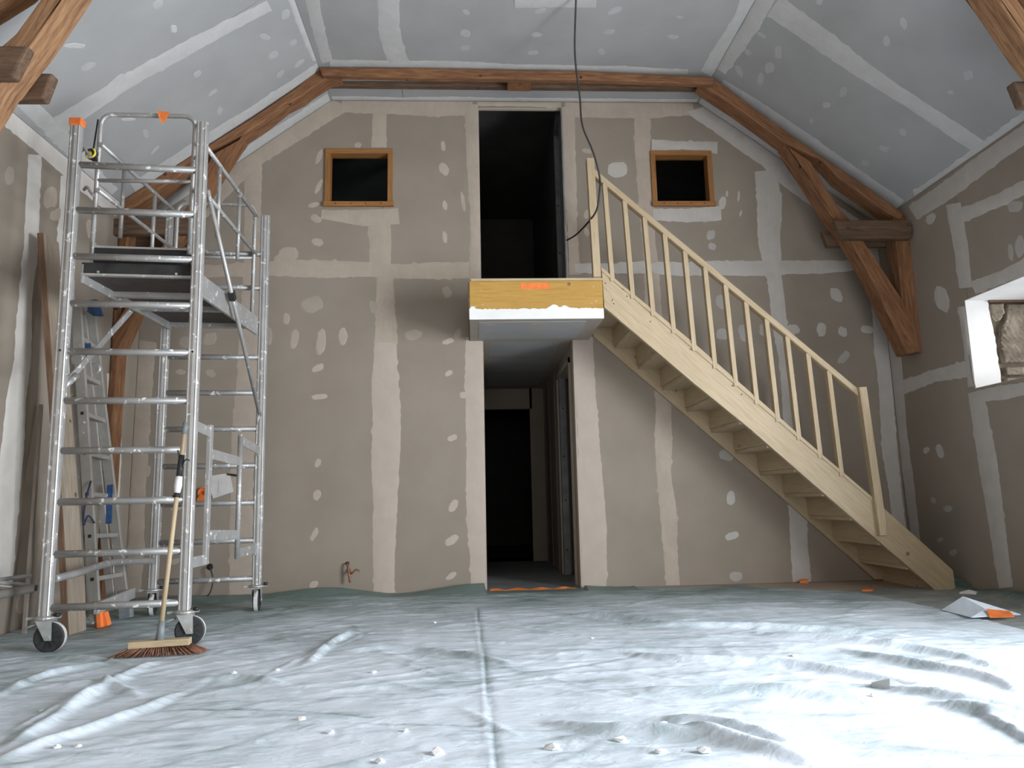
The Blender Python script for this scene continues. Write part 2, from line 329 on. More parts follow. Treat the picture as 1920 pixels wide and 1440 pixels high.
# ------------------------------------------------------------------ joint compound: strips over the board joints, dabs over the screws
STRIPS = {'back': [([(-0.925, 4.482), (-0.922, 4.028)], [(-0.776, 4.483), (-0.774, 4.028)]), ([(-0.942, 3.308), (-0.936, 2.878)], [(-0.744, 3.31), (-0.735, 2.879)]), ([(-0.866, 2.815), (-0.856, 2.381), (-0.869, 2.165)], [(-0.708, 2.82), (-0.685, 2.382), (-0.68, 2.158)]), ([(-0.883, 2.177), (-0.888, 1.896), (-0.892, 1.61), (-0.894, 1.193), (-0.886, 0.78), (-0.884, 0.328), (-0.862, 0.007)], [(-0.684, 2.175), (-0.677, 1.897), (-0.65, 1.61), (-0.645, 1.184), (-0.676, 0.77), (-0.69, 0.324), (-0.683, 0.009)]), ([(-0.05, 4.464), (-0.036, 3.907), (-0.023, 3.384), (-0.031, 2.747)], [(0.081, 4.469), (0.083, 3.911), (0.085, 3.386), (0.095, 2.748)]), ([(-0.071, 2.216), (-0.066, 1.409), (-0.068, 0.487), (-0.051, 0.004)], [(0.092, 2.218), (0.103, 1.409), (0.098, 0.485), (0.094, 0.004)]), ([(0.882, 4.449), (0.88, 3.909), (0.884, 3.278), (0.878, 2.79)], [(0.994, 4.453), (0.991, 3.913), (0.984, 3.282), (0.996, 2.795)]), ([(0.892, 2.202), (0.902, 1.656), (0.904, 1.223), (0.903, 0.556), (0.909, 0.003)], [(1.077, 2.211), (1.094, 1.665), (1.117, 1.231), (1.133, 0.56), (1.121, 0.004)]), ([(1.57, 4.355), (1.561, 3.963), (1.571, 3.378), (1.578, 2.862), (1.563, 2.353), (1.623, 1.747), (1.605, 0.959), (1.609, 0.539), (1.627, 0.0)], [(1.724, 4.359), (1.704, 3.97), (1.707, 3.387), (1.718, 2.868), (1.711, 2.366), (1.764, 1.757), (1.744, 0.962), (1.76, 0.547), (1.767, 0.007)]), ([(2.706, 3.798), (2.691, 3.517), (2.681, 3.084), (2.735, 2.748), (2.747, 2.38), (2.781, 1.991), (2.795, 1.551), (2.772, 0.662), (2.759, -0.017)], [(2.904, 3.817), (2.928, 3.531), (2.901, 3.1), (2.877, 2.764), (2.887, 2.397), (2.901, 2.005), (2.924, 1.56), (2.927, 0.668), (2.921, -0.011)]), ([(3.706, 3.16), (3.706, 2.641), (3.698, 2.306), (3.684, 2.013), (3.691, 1.832), (3.678, 1.119), (3.705, 0.57), (3.706, 0.163)], [(3.883, 3.174), (3.86, 2.651), (3.841, 2.312), (3.826, 2.021), (3.822, 1.843), (3.817, 1.131), (3.823, 0.58), (3.822, 0.171)]), ([(-2.094, 3.956), (-2.064, 3.362), (-2.048, 2.887), (-2.066, 2.205), (-2.081, 1.729), (-2.09, 0.988), (-2.087, 0.537), (-2.07, -0.011)], [(-1.911, 3.956), (-1.902, 3.363), (-1.878, 2.882), (-1.88, 2.193), (-1.888, 1.716), (-1.892, 0.977), (-1.89, 0.529), (-1.886, -0.019)]), ([(-2.954, 2.22), (-2.969, 1.93), (-2.94, 1.186), (-2.922, 0.558), (-2.92, 0.079)], [(-2.771, 2.196), (-2.787, 1.916), (-2.788, 1.177), (-2.79, 0.549), (-2.789, 0.068)]), ([(-2.951, 2.767), (-2.309, 2.782), (-1.84, 2.789), (-1.653, 2.783), (-0.942, 2.784), (-0.606, 2.772), (-0.026, 2.758)], [(-2.961, 2.895), (-2.318, 2.911), (-1.848, 2.929), (-1.657, 2.953), (-0.94, 2.924), (-0.604, 2.902), (-0.024, 2.909)]), ([(0.943, 2.798), (1.199, 2.801), (1.993, 2.781), (2.747, 2.777), (3.155, 2.795), (3.564, 2.808)], [(0.944, 2.899), (1.202, 2.903), (2.001, 2.914), (2.756, 2.91), (3.163, 2.919), (3.573, 2.912)]), ([(-1.208, 4.373), (-0.907, 4.364), (-0.407, 4.351), (0.024, 4.358)], [(-1.198, 4.577), (-0.903, 4.547), (-0.406, 4.556), (0.027, 4.554)]), ([(0.071, 4.451), (0.475, 4.453), (0.866, 4.451)], [(0.072, 4.527), (0.477, 4.53), (0.87, 4.527)]), ([(0.902, 4.342), (1.363, 4.333), (1.78, 4.341), (2.151, 4.372)], [(0.912, 4.527), (1.372, 4.52), (1.78, 4.528), (2.14, 4.591)]), ([(-1.256, 4.675), (-1.541, 4.489), (-1.79, 4.319), (-2.032, 4.136), (-2.323, 3.87), (-2.603, 3.582)], [(-1.112, 4.415), (-1.394, 4.233), (-1.637, 4.07), (-1.861, 3.903), (-2.13, 3.646), (-2.399, 3.359)]), ([(2.062, 4.395), (2.287, 4.25), (2.535, 4.048), (2.777, 3.865), (2.943, 3.674), (3.213, 3.451), (3.47, 3.295), (3.712, 3.116)], [(2.235, 4.656), (2.458, 4.484), (2.702, 4.271), (2.963, 4.086), (3.16, 3.878), (3.322, 3.575), (3.554, 3.411), (3.794, 3.219)]), ([(3.259, 3.724), (3.576, 3.465), (3.863, 3.299)], [(3.378, 3.872), (3.691, 3.615), (3.941, 3.406)]), ([(1.695, 3.314), (2.024, 3.293), (2.342, 3.308)], [(1.703, 3.43), (2.031, 3.44), (2.345, 3.455)]), ([(1.717, 4.004), (2.013, 4.011), (2.345, 3.985)], [(1.722, 4.112), (2.021, 4.108), (2.358, 4.104)]), ([(-1.373, 3.326), (-1.19, 3.3), (-0.895, 3.264), (-0.658, 3.294)], [(-1.367, 3.428), (-1.184, 3.423), (-0.898, 3.428), (-0.669, 3.437)])], 'right': [([(6.503, 2.334), (6.506, 1.882), (6.514, 1.119), (6.472, 0.568), (6.436, 0.189)], [(6.334, 2.303), (6.321, 1.859), (6.349, 1.119), (6.327, 0.582), (6.325, 0.205)]), ([(5.492, 3.042), (5.467, 2.698), (5.46, 2.335)], [(5.318, 2.992), (5.283, 2.65), (5.314, 2.302)]), ([(5.503, 1.503), (5.496, 1.408), (5.466, 0.926), (5.424, 0.469), (5.414, 0.043)], [(5.348, 1.507), (5.317, 1.408), (5.268, 0.939), (5.264, 0.49), (5.268, 0.072)]), ([(5.875, 3.066), (5.443, 3.061), (4.936, 3.1), (4.492, 3.122)], [(5.975, 3.229), (5.55, 3.233), (5.03, 3.267), (4.563, 3.268)]), ([(5.319, 2.816), (4.963, 2.792), (4.552, 2.764)], [(5.368, 2.939), (5.005, 2.907), (4.587, 2.87)]), ([(5.273, 2.238), (5.011, 2.231), (4.673, 2.225)], [(5.309, 2.343), (5.046, 2.339), (4.705, 2.334)]), ([(6.343, 1.611), (5.883, 1.646), (5.456, 1.619)], [(6.399, 1.747), (5.911, 1.764), (5.467, 1.745)]), ([(5.393, 1.423), (5.173, 1.417), (4.808, 1.407)], [(5.395, 1.521), (5.176, 1.503), (4.812, 1.495)]), ([(5.492, 2.193), (5.485, 1.869), (5.484, 1.552)], [(5.405, 2.177), (5.399, 1.858), (5.399, 1.546)])], 'left': [([(4.766, 3.102), (4.76, 2.8), (4.791, 2.441), (4.788, 2.124), (4.793, 1.713), (4.736, 1.456), (4.727, 1.094), (4.754, 0.714), (4.747, 0.319)], [(4.893, 3.158), (4.908, 2.858), (4.94, 2.488), (4.935, 2.159), (4.974, 1.736), (4.956, 1.47), (4.978, 1.097), (4.969, 0.698), (4.959, 0.283)]), ([(4.274, 3.176), (4.479, 3.166), (4.792, 3.155), (5.157, 3.142), (5.623, 3.129), (5.959, 3.152)], [(4.394, 3.362), (4.611, 3.361), (4.946, 3.363), (5.323, 3.343), (5.798, 3.326), (6.088, 3.29)]), ([(5.968, 1.83), (6.049, 1.412), (6.039, 1.159), (6.072, 0.576), (6.081, 0.249)], [(6.196, 1.873), (6.281, 1.435), (6.306, 1.168), (6.32, 0.56), (6.327, 0.219)]), ([(5.135, 3.121), (5.159, 2.533), (5.213, 1.93), (5.246, 1.335), (5.299, 0.608)], [(5.338, 3.209), (5.388, 2.608), (5.471, 1.982), (5.489, 1.353), (5.527, 0.593)])], 'flat': [([(-1.164, 5.864), (-1.138, 5.455), (-1.11, 5.069), (-1.096, 4.576)], [(-1.259, 5.903), (-1.245, 5.495), (-1.227, 5.114), (-1.218, 4.624)]), ([(-0.638, 4.74), (-0.682, 5.081), (-0.72, 5.443), (-0.711, 5.815), (-0.71, 5.975)], [(-0.473, 4.741), (-0.515, 5.078), (-0.548, 5.406), (-0.53, 5.734), (-0.507, 5.867)]), ([(-1.208, 5.954), (-0.373, 5.965), (0.563, 5.996), (1.521, 6.019), (1.956, 6.021)], [(-1.189, 5.86), (-0.364, 5.854), (0.557, 5.891), (1.5, 5.921), (1.938, 5.955)]), ([(0.353, 5.14), (0.984, 5.14)], [(0.346, 4.983), (0.96, 4.983)]), ([(2.179, 6.058), (2.199, 5.722), (2.241, 5.327), (2.212, 5.06), (2.186, 4.611)], [(2.058, 5.964), (2.064, 5.617), (2.093, 5.231), (2.071, 4.99), (2.039, 4.542)])], 'slopel': [([(4.942, 1.83), (4.861, 1.243), (4.813, 0.659), (4.803, 0.337), (4.806, 0.081)], [(5.052, 1.837), (4.988, 1.239), (4.947, 0.643), (4.956, 0.315), (4.979, 0.049)]), ([(5.908, 2.024), (5.896, 1.581), (5.908, 1.305), (5.878, 0.945), (5.886, 0.577), (5.878, 0.172)], [(6.063, 2.047), (6.081, 1.597), (6.109, 1.31), (6.074, 0.937), (6.066, 0.56), (6.041, 0.146)]), ([(4.201, 0.058), (4.646, 0.043), (4.983, 0.027), (5.471, -0.006), (5.868, -0.022)], [(4.171, 0.153), (4.613, 0.148), (4.953, 0.132), (5.441, 0.1), (5.843, 0.065)]), ([(5.862, 2.063), (5.488, 2.069), (5.126, 2.102), (4.687, 2.11)], [(5.837, 1.988), (5.45, 1.972), (5.082, 1.985), (4.651, 1.994)])], 'sloper': [([(5.094, 1.905), (5.098, 1.454), (5.093, 0.993), (5.08, 0.54), (5.084, 0.109), (5.077, -0.056)], [(4.864, 1.893), (4.888, 1.459), (4.925, 1.012), (4.934, 0.569), (4.938, 0.149), (4.942, -0.014)]), ([(6.153, 1.943), (6.17, 1.605), (6.174, 0.987), (6.19, 0.328), (6.179, -0.017)], [(6.004, 1.939), (5.976, 1.608), (5.967, 1.007), (5.983, 0.367), (6.001, 0.026)]), ([(5.873, -0.042), (5.351, -0.039), (4.931, -0.05), (4.533, -0.05)], [(5.829, 0.045), (5.308, 0.05), (4.885, 0.05), (4.491, 0.05)]), ([(5.928, 1.96), (5.624, 1.937), (5.212, 1.909), (4.966, 1.906), (4.631, 1.912)], [(5.928, 2.064), (5.622, 2.055), (5.22, 2.036), (4.987, 2.068), (4.643, 2.065)])]}
PATCHES = {'back': [(-0.254, 4.046, 0.02, 0.0, -0.0, -0.048, 2), (-0.251, 3.818, 0.042, 0.0, -0.0, -0.066, 2), (-0.243, 3.463, 0.022, -0.0, -0.0, -0.047, 2), (-0.245, 3.154, 0.019, -0.0, -0.0, -0.061, 2), (-0.076, 3.499, 0.022, 0.004, 0.014, -0.087, 1), (-1.4, 3.937, 0.021, -0.013, -0.033, -0.064, 1), (-1.399, 3.645, 0.023, -0.009, -0.02, -0.063, 1), (-1.44, 3.469, 0.045, 0.018, 0.01, -0.027, 1), (-1.418, 3.336, 0.048, -0.0, 0.001, -0.041, 1), (-1.399, 3.113, 0.053, -0.0, 0.001, -0.033, 1), (-1.045, 4.054, 0.039, 0.0, 0.0, -0.024, 1), (-1.672, 2.973, 0.109, -0.001, 0.002, -0.09, 1), (-1.43, 2.53, 0.065, 0.047, 0.047, -0.069, 0), (-1.657, 2.404, 0.028, -0.0, 0.002, -0.061, 1), (-1.583, 2.219, 0.036, -0.01, -0.022, -0.093, 1), (-1.348, 2.187, 0.045, -0.0, 0.002, -0.101, 1), (-1.157, 2.234, 0.04, -0.004, -0.006, -0.08, 1), (-1.812, 2.245, 0.039, 0.007, 0.016, -0.079, 0), (-1.372, 1.952, 0.054, 0.014, 0.008, -0.028, 2), (-1.353, 1.694, 0.06, 0.004, 0.003, -0.031, 2), (-1.356, 1.116, 0.027, -0.001, 0.001, -0.039, 2), (-0.895, 2.501, 0.033, -0.0, 0.0, -0.054, 0), (-0.533, 2.242, 0.081, -0.001, -0.0, -0.049, 0), (-0.23, 2.634, 0.045, 0.017, 0.016, -0.047, 0), (-0.224, 2.18, 0.041, 0.019, 0.011, -0.024, 2), (-0.137, 2.248, 0.033, -0.0, -0.0, -0.047, 0), (-0.221, 1.889, 0.039, 0.018, 0.009, -0.02, 2), (-0.096, 1.691, 0.034, 0.009, 0.006, -0.025, 2), (-0.193, 1.313, 0.037, 0.006, 0.005, -0.032, 2), (-1.359, 0.842, 0.026, -0.01, -0.018, -0.051, 2), (-1.375, 0.51, 0.021, -0.015, -0.028, -0.04, 2), (-1.371, 0.094, 0.021, -0.017, -0.028, -0.033, 2), (-0.189, 0.726, 0.035, -0.01, -0.015, -0.055, 2), (-0.206, 0.433, 0.028, -0.024, -0.036, -0.04, 2), (-0.213, 0.134, 0.017, -0.021, -0.035, -0.028, 2), (1.382, 3.816, 0.086, 0.0, -0.004, -0.09, 1), (1.095, 4.002, 0.043, 0.0, -0.001, -0.024, 1), (1.072, 3.373, 0.03, -0.0, -0.002, -0.042, 1), (1.065, 3.202, 0.027, -0.0, -0.002, -0.041, 1), (2.233, 3.167, 0.035, -0.0, -0.003, -0.052, 0), (2.236, 3.058, 0.033, -0.0, -0.003, -0.041, 0), (2.413, 3.577, 0.01, -0.0, -0.003, -0.037, 1), (2.523, 3.551, 0.013, -0.0, -0.003, -0.048, 1), (2.532, 3.381, 0.01, -0.002, -0.008, -0.031, 1), (2.366, 3.487, 0.041, -0.0, -0.004, -0.053, 1), (2.291, 2.52, 0.05, -0.0, -0.005, -0.068, 0), (3.379, 2.582, 0.062, -0.047, -0.033, -0.042, 1), (3.208, 2.254, 0.049, -0.009, -0.016, -0.059, 1), (3.407, 2.232, 0.035, -0.0, -0.005, -0.055, 1), (3.642, 2.25, 0.056, -0.001, -0.004, -0.043, 1), (2.942, 2.256, 0.055, -0.001, -0.005, -0.055, 1), (2.672, 2.259, 0.055, -0.001, -0.004, -0.05, 0), (2.48, 2.231, 0.06, -0.001, -0.005, -0.07, 0), (2.281, 2.218, 0.055, -0.001, -0.004, -0.065, 0), (3.395, 1.991, 0.029, -0.018, -0.041, -0.06, 0), (2.241, 1.114, 0.052, 0.028, 0.026, -0.05, 0), (2.254, 0.738, 0.034, 0.002, 0.002, -0.074, 1), (2.245, 0.411, 0.05, 0.016, 0.011, -0.035, 1), (2.255, 0.065, 0.052, -0.001, -0.003, -0.047, 0), (-2.792, 1.075, 0.027, -0.001, 0.002, -0.045, 1), (-2.321, 2.222, 0.055, -0.001, 0.003, -0.062, 0), (-2.531, 2.195, 0.051, -0.001, 0.003, -0.062, 0), (-2.56, 1.929, 0.038, 0.014, 0.011, -0.027, 1), (-2.531, 0.755, 0.045, 0.016, 0.009, -0.021, 1), (-2.527, 0.312, 0.049, 0.017, 0.009, -0.023, 1), (-2.299, 1.916, 0.046, -0.001, 0.001, -0.033, 0)], 'right': [(5.674, 2.308, -0.082, -0.023, 0.019, -0.107, 2), (6.101, 1.106, -0.041, -0.003, 0.006, -0.031, 1), (5.922, 1.085, -0.059, -0.004, 0.009, -0.052, 1), (6.08, 0.685, -0.033, -0.0, 0.005, -0.026, 0), (5.902, 0.617, -0.05, -0.019, 0.025, -0.023, 0), (6.045, 0.363, -0.036, 0.002, 0.004, -0.022, 0), (4.771, 2.732, -0.062, -0.026, 0.008, -0.044, 0), (4.776, 2.439, -0.048, -0.017, 0.013, -0.073, 0), (4.867, 2.428, -0.03, -0.006, -0.003, -0.059, 0), (5.698, 3.008, -0.068, -0.027, 0.007, -0.039, 1), (5.896, 0.27, -0.041, 0.003, 0.005, -0.03, 0)], 'left': [(5.041, 2.918, 0.069, 0.03, 0.011, -0.084, 1), (5.139, 2.832, 0.078, 0.032, 0.007, -0.049, 1), (4.587, 2.866, 0.041, 0.019, 0.009, -0.068, 0), (5.588, 2.892, 0.054, 0.02, 0.011, -0.082, 1), (5.074, 0.176, 0.058, -0.008, 0.009, -0.068, 1)], 'flat': [(-0.019, 5.21, 0.025, -0.0, -0.0, 0.032, 0), (-0.031, 5.475, 0.043, -0.001, -0.001, 0.056, 0), (-0.033, 5.667, 0.04, -0.001, -0.001, 0.044, 0), (0.559, 5.186, 0.04, -0.012, 0.006, 0.031, 0), (0.55, 5.478, 0.042, -0.013, 0.006, 0.031, 0), (0.538, 5.725, 0.045, -0.001, 0.003, 0.034, 0), (1.135, 5.169, 0.048, -0.022, 0.012, 0.034, 0), (1.142, 5.433, 0.05, -0.024, 0.011, 0.03, 0), (1.122, 5.7, 0.032, -0.001, 0.007, 0.042, 0), (1.666, 5.235, 0.03, -0.001, 0.005, 0.016, 0), (1.678, 5.486, 0.044, -0.001, 0.009, 0.032, 0)], 'slopel': [(4.693, 1.154, 0.018, 0.021, 0.025, -0.012, 1), (4.372, 0.574, 0.042, 0.048, 0.021, -0.013, 1), (4.574, 0.55, 0.024, 0.041, 0.032, -0.014, 0), (4.828, 0.619, -0.004, 0.065, 0.041, -0.003, 1), (5.26, 1.707, 0.036, 0.042, 0.026, -0.009, 0), (5.495, 1.71, 0.022, 0.047, 0.041, -0.005, 0), (5.5, 1.898, -0.002, 0.037, 0.03, 0.005, 0), (5.768, 1.879, -0.003, 0.049, 0.033, 0.005, 0), (5.751, 1.696, -0.003, 0.049, 0.029, 0.003, 0), (5.202, 1.119, 0.006, 0.031, 0.029, -0.003, 0), (5.479, 1.141, -0.002, 0.037, 0.026, 0.001, 0), (5.718, 1.109, 0.023, 0.022, 0.041, -0.017, 0), (5.455, 0.537, 0.021, 0.018, 0.043, -0.022, 0), (5.684, 0.509, -0.013, 0.038, 0.023, 0.001, 0), (4.44, 1.152, 0.021, 0.026, 0.037, -0.019, 0), (5.174, 1.925, 0.026, 0.031, 0.045, -0.014, 0), (5.209, 0.512, 0.041, 0.038, 0.017, -0.009, 1)], 'sloper': [(4.702, 1.634, -0.016, -0.019, 0.028, -0.015, 0), (4.464, 1.075, -0.017, -0.019, 0.04, -0.027, 0), (4.666, 1.082, -0.021, -0.012, 0.034, -0.035, 0), (4.527, 0.505, -0.028, -0.011, 0.026, -0.035, 0), (4.732, 0.495, -0.008, -0.024, 0.014, -0.006, 0), (5.293, 1.861, -0.003, -0.036, 0.029, -0.001, 0), (5.348, 1.675, -0.019, -0.031, 0.055, -0.018, 0), (5.551, 1.662, -0.028, -0.029, 0.064, -0.03, 0), (5.727, 1.672, -0.015, -0.03, 0.071, -0.017, 0), (5.543, 1.885, 0.006, -0.037, 0.029, 0.003, 0), (5.799, 1.862, -0.033, -0.017, 0.049, -0.044, 0), (5.312, 1.07, -0.017, -0.02, 0.057, -0.028, 0), (5.543, 1.098, -0.021, -0.02, 0.037, -0.021, 0), (5.813, 1.106, -0.015, -0.014, 0.029, -0.015, 0), (5.318, 0.5, -0.026, -0.023, 0.032, -0.021, 0), (5.594, 0.497, -0.028, -0.024, 0.032, -0.021, 0), (5.877, 0.512, -0.027, -0.022, 0.038, -0.023, 0)]}
SHAPES = {'rafter_r': [(2.18, 4.448), (2.646, 4.066), (3.069, 3.739), (3.462, 3.445), (3.796, 3.172), (3.765, 3.108), (3.65, 3.186), (3.444, 3.348), (3.246, 3.5), (3.108, 3.674), (2.799, 3.823), (2.388, 4.153), (2.043, 4.402)], 'brace_r': [(2.772, 3.824), (2.999, 3.659), (3.1, 3.44), (3.228, 3.208), (3.31, 3.119), (3.386, 2.963), (3.559, 2.649), (3.699, 2.395), (3.769, 2.173), (3.766, 1.931), (3.795, 1.955), (3.594, 2.336), (3.469, 2.595), (3.286, 2.917), (3.128, 3.167), (2.955, 3.5), (2.799, 3.817)], 'post_r': [(3.624, 3.143), (3.842, 3.153), (3.839, 2.947), (3.837, 1.935), (3.867, 1.959), (3.871, 2.213), (3.759, 2.486), (3.744, 2.995)], 'tie_front_r': [(3.121, 3.092), (3.789, 3.091), (3.813, 3.052), (3.794, 2.921), (3.185, 2.923)], 'tie_rear_r': [(3.135, 3.09), (3.87, 3.098), (3.852, 2.938), (3.176, 2.94)], 'rafter_l': [(-1.317, 4.503), (-1.514, 4.321), (-1.701, 4.175), (-1.842, 4.066), (-2.213, 3.806), (-2.517, 3.589), (-2.89, 3.314), (-3.005, 3.197), (-3.021, 3.118), (-2.774, 3.266), (-2.441, 3.522), (-2.237, 3.743), (-1.945, 3.883), (-1.778, 4.004), (-1.593, 4.171), (-1.455, 4.248), (-1.4, 4.3), (-1.238, 4.419), (-1.114, 4.454)], 'brace_l': [(-2.178, 3.709), (-1.96, 3.845), (-1.945, 3.878), (-2.181, 3.464), (-2.45, 2.945), (-2.726, 2.382), (-2.873, 2.068), (-2.93, 1.867), (-2.881, 1.88), (-2.876, 2.276), (-2.576, 2.863), (-2.357, 3.281)], 'post_l': [(-3.01, 3.141), (-2.917, 3.208), (-2.925, 2.503), (-2.921, 2.137), (-2.914, 1.6), (-2.911, 0.569), (-2.907, 0.106), (-2.898, 0.11), (-2.937, 0.987), (-2.975, 2.1)], 'tie_front_l': [(-2.975, 3.118), (-2.276, 3.117), (-2.33, 2.983), (-2.936, 2.976)], 'tie_rear_l': [(-3.041, 3.117), (-2.305, 3.125), (-2.352, 2.972), (-3.032, 2.965)], 'collar_front': [(-1.293, 4.479), (-0.37, 4.483), (1.027, 4.466), (2.164, 4.415), (2.16, 4.348), (1.024, 4.38), (-0.37, 4.388), (-1.101, 4.401), (-1.269, 4.41)], 'collar_rear': [(-1.382, 4.557), (0.579, 4.548), (2.2, 4.525), (2.217, 4.45), (0.582, 4.454), (-1.347, 4.46)], 'king_post': [(0.336, 4.426), (0.544, 4.423), (0.546, 4.407), (0.334, 4.41)], 'stringer': [(1.044, 2.599), (1.758, 1.976), (3.119, 0.704), (3.687, 0.154), (3.691, 0.005), (3.533, 0.002), (2.143, 1.298), (1.738, 1.648), (1.052, 2.271)], 'stringer_back': [(1.08, 2.206), (2.761, 0.676), (3.466, 0.014), (3.752, 0.007), (3.775, 0.216), (2.797, 1.121), (1.097, 2.653)], 'ridges': [[(0.94, 4.539), (1.517, 4.343), (1.821, 4.184), (2.202, 3.972)], [(1.545, 4.133), (1.878, 3.847), (2.149, 3.501), (2.222, 3.193)], [(1.777, 3.622), (1.908, 3.312), (2.039, 2.986), (1.994, 2.767)], [(0.751, 3.722), (0.952, 3.546), (1.348, 3.375), (1.577, 3.142), (1.75, 2.877)], [(1.569, 2.925), (1.732, 2.694), (1.884, 2.512)], [(0.628, 2.99), (1.049, 2.933), (1.301, 2.808), (1.441, 2.732)], [(0.248, 2.628), (0.419, 2.521), (0.582, 2.474), (0.755, 2.376)], [(0.616, 2.612), (0.731, 2.568), (0.863, 2.44), (0.955, 2.28)], [(0.663, 2.519), (0.787, 2.347), (0.952, 2.17)], [(1.639, 2.672), (1.784, 2.454)], [(0.646, 4.967), (0.863, 4.815), (1.14, 4.503)], [(-1.589, 4.025), (-1.606, 3.294), (-1.598, 2.796)], [(-1.231, 3.243), (-1.32, 2.854), (-1.417, 2.634), (-1.466, 2.444)], [(-1.606, 3.337), (-1.537, 2.881), (-1.526, 2.647)], [(-1.227, 3.468), (-1.041, 3.46), (-0.825, 3.336)], [(-0.805, 3.699), (-0.783, 4.322), (-0.702, 4.558)], [(-0.671, 4.012), (-0.398, 4.01), (0.013, 3.714), (0.159, 3.554)], [(-2.201, 4.081), (-1.908, 3.973), (-1.639, 3.778)], [(-1.96, 3.3), (-1.977, 3.676), (-1.808, 3.873)], [(-1.786, 3.452), (-1.593, 3.425), (-1.37, 3.221)], [(1.701, 2.566), (1.667, 2.369), (1.65, 2.176)]], 'creases': [[(0.005, 5.459), (0.038, 3.651), (0.049, 2.566), (0.057, 2.188)], [(-1.125, 2.997), (-0.722, 2.931), (-0.381, 2.8)], [(-0.428, 2.742), (-0.176, 2.692), (0.006, 2.646)]], 'edge': [(2.274, 6.309), (2.598, 6.005), (2.894, 5.727), (2.949, 5.52), (2.977, 5.03), (2.992, 4.711), (2.98, 4.393), (2.971, 3.997)], 'crumbs': [(-0.266, 4.859), (0.598, 2.505), (-0.491, 2.637), (-0.241, 2.607), (-0.125, 2.392), (-0.29, 2.333), (0.664, 2.295), (0.446, 2.438), (0.227, 2.394), (-1.495, 4.116), (-1.28, 2.581), (-1.342, 2.573), (-1.651, 3.044), (1.487, 3.557), (0.625, 4.163), (-1.103, 3.57), (-0.622, 2.792), (0.536, 2.305), (1.433, 2.754), (1.978, 3.27), (-0.917, 3.605), (-0.467, 3.508)], 'seamx': 0}
def inside_hole(pl, a, c):
    hs = HB if pl == 'back' else HR if pl == 'right' else []
    for h in hs:
        if h[0] < a < h[1] and h[2] < c < h[3]: return True
    return False
def clamp(pl, a, c):
    if pl == 'back':
        a = min(max(a, XL + 0.005), XR - 0.005)
        if c > 3.2:
            zl = EL + (a - XL) * (ZC - EL) / (KL - XL) if a < KL else ER + (XR - a) * (ZC - ER) / (XR - KR) if a > KR else ZC
            c = min(c, zl - 0.004)
        c = max(c, 0.004)
    elif pl == 'right': a = min(a, YB - 0.005); c = min(max(c, 0.004), ER - 0.004)
    elif pl == 'left': a = min(a, YB - 0.005); c = min(max(c, 0.004), EL - 0.004)
    elif pl == 'flat': a = min(max(a, KL + 0.004), KR - 0.004); c = min(c, YB - 0.005)
    elif pl == 'slopel': a = min(a, YB - 0.005); c = min(max(c, 0.003), LSL - 0.004)
    else: a = min(a, YB - 0.005); c = min(max(c, 0.003), LSR - 0.004)
    return a, c
def push_out(pl, a, c):
    hs = HB if pl == 'back' else HR if pl == 'right' else []
    for h in hs:
        if h[0] < a < h[1] and h[2] < c < h[3]:
            ds = [(a - h[0], 0), (h[1] - a, 1), (c - h[2], 2), (h[3] - c, 3)]; k = min(ds)[1]
            if k < 2: a = h[k]
            else: c = h[k]
    return a, c
def slab_quads(pl, left, right, mat, name, h):
    bm = bmesh.new(); fn = FN[pl]; n = len(left); rows = []
    for i in range(n):
        (a0, c0), (a1, c1) = clamp(pl, *left[i]), clamp(pl, *right[i])
        row = []
        for j, t in enumerate((0.0, 0.12, 0.5, 0.88, 1.0)):
            a, c = a0 + (a1 - a0) * t, c0 + (c1 - c0) * t
            a, c = push_out(pl, a, c); a, c = clamp(pl, a, c)
            hh = 0.0003 if j in (0, 4) else h * (0.8 if j != 2 else 1.0)
            row.append(bm.verts.new(fn(a, c, hh)))
        rows.append(row)
    for r0, r1 in zip(rows, rows[1:]):
        for j in range(4): bm.faces.new((r0[j], r0[j + 1], r1[j + 1], r1[j]))
    nn = Vector(fn(0, 0, 1)) - Vector(fn(0, 0, 0)); bm.normal_update()
    for f in bm.faces:
        f.smooth = True
        if f.normal.dot(nn) < 0: f.normal_flip()
    return obj(name, bm, mat, W[pl], recalc=False)
lvl = {}
def strip(pl, L, R, mat, k):
    # resample, then roughen both edges the way a trowel leaves them
    L, R = np.array(L, float), np.array(R, float); mid = (L + R) / 2
    s = np.concatenate([[0], np.cumsum(np.linalg.norm(np.diff(mid, axis=0), axis=1))]); n = max(8, int(s[-1] / 0.035)); t = np.linspace(0, s[-1], n)
    Li = np.stack([np.interp(t, s, L[:, i]) for i in (0, 1)], 1); Ri = np.stack([np.interp(t, s, R[:, i]) for i in (0, 1)], 1)
    out = []
    for E, O in ((Li, Ri), (Ri, Li)):
        wd = np.linalg.norm(E - O, axis=1)[:, None]; d = (E - O) / np.maximum(wd, 1e-6)
        slow = np.interp(t, np.linspace(0, s[-1] + 0.01, max(3, int(s[-1] / 0.28))), RNG.uniform(-1, 1, max(3, int(s[-1] / 0.28))))
        jit = 0.012 * slow + RNG.uniform(-0.0045, 0.0045, n) + 0.011 * (RNG.rand(n) > 0.93)
        out.append(E + d * jit[:, None])
    slab_quads(pl, out[0].tolist(), out[1].tolist(), mat, 'joint_compound_strip', 0.0022 + 0.0005 * (k % 5))
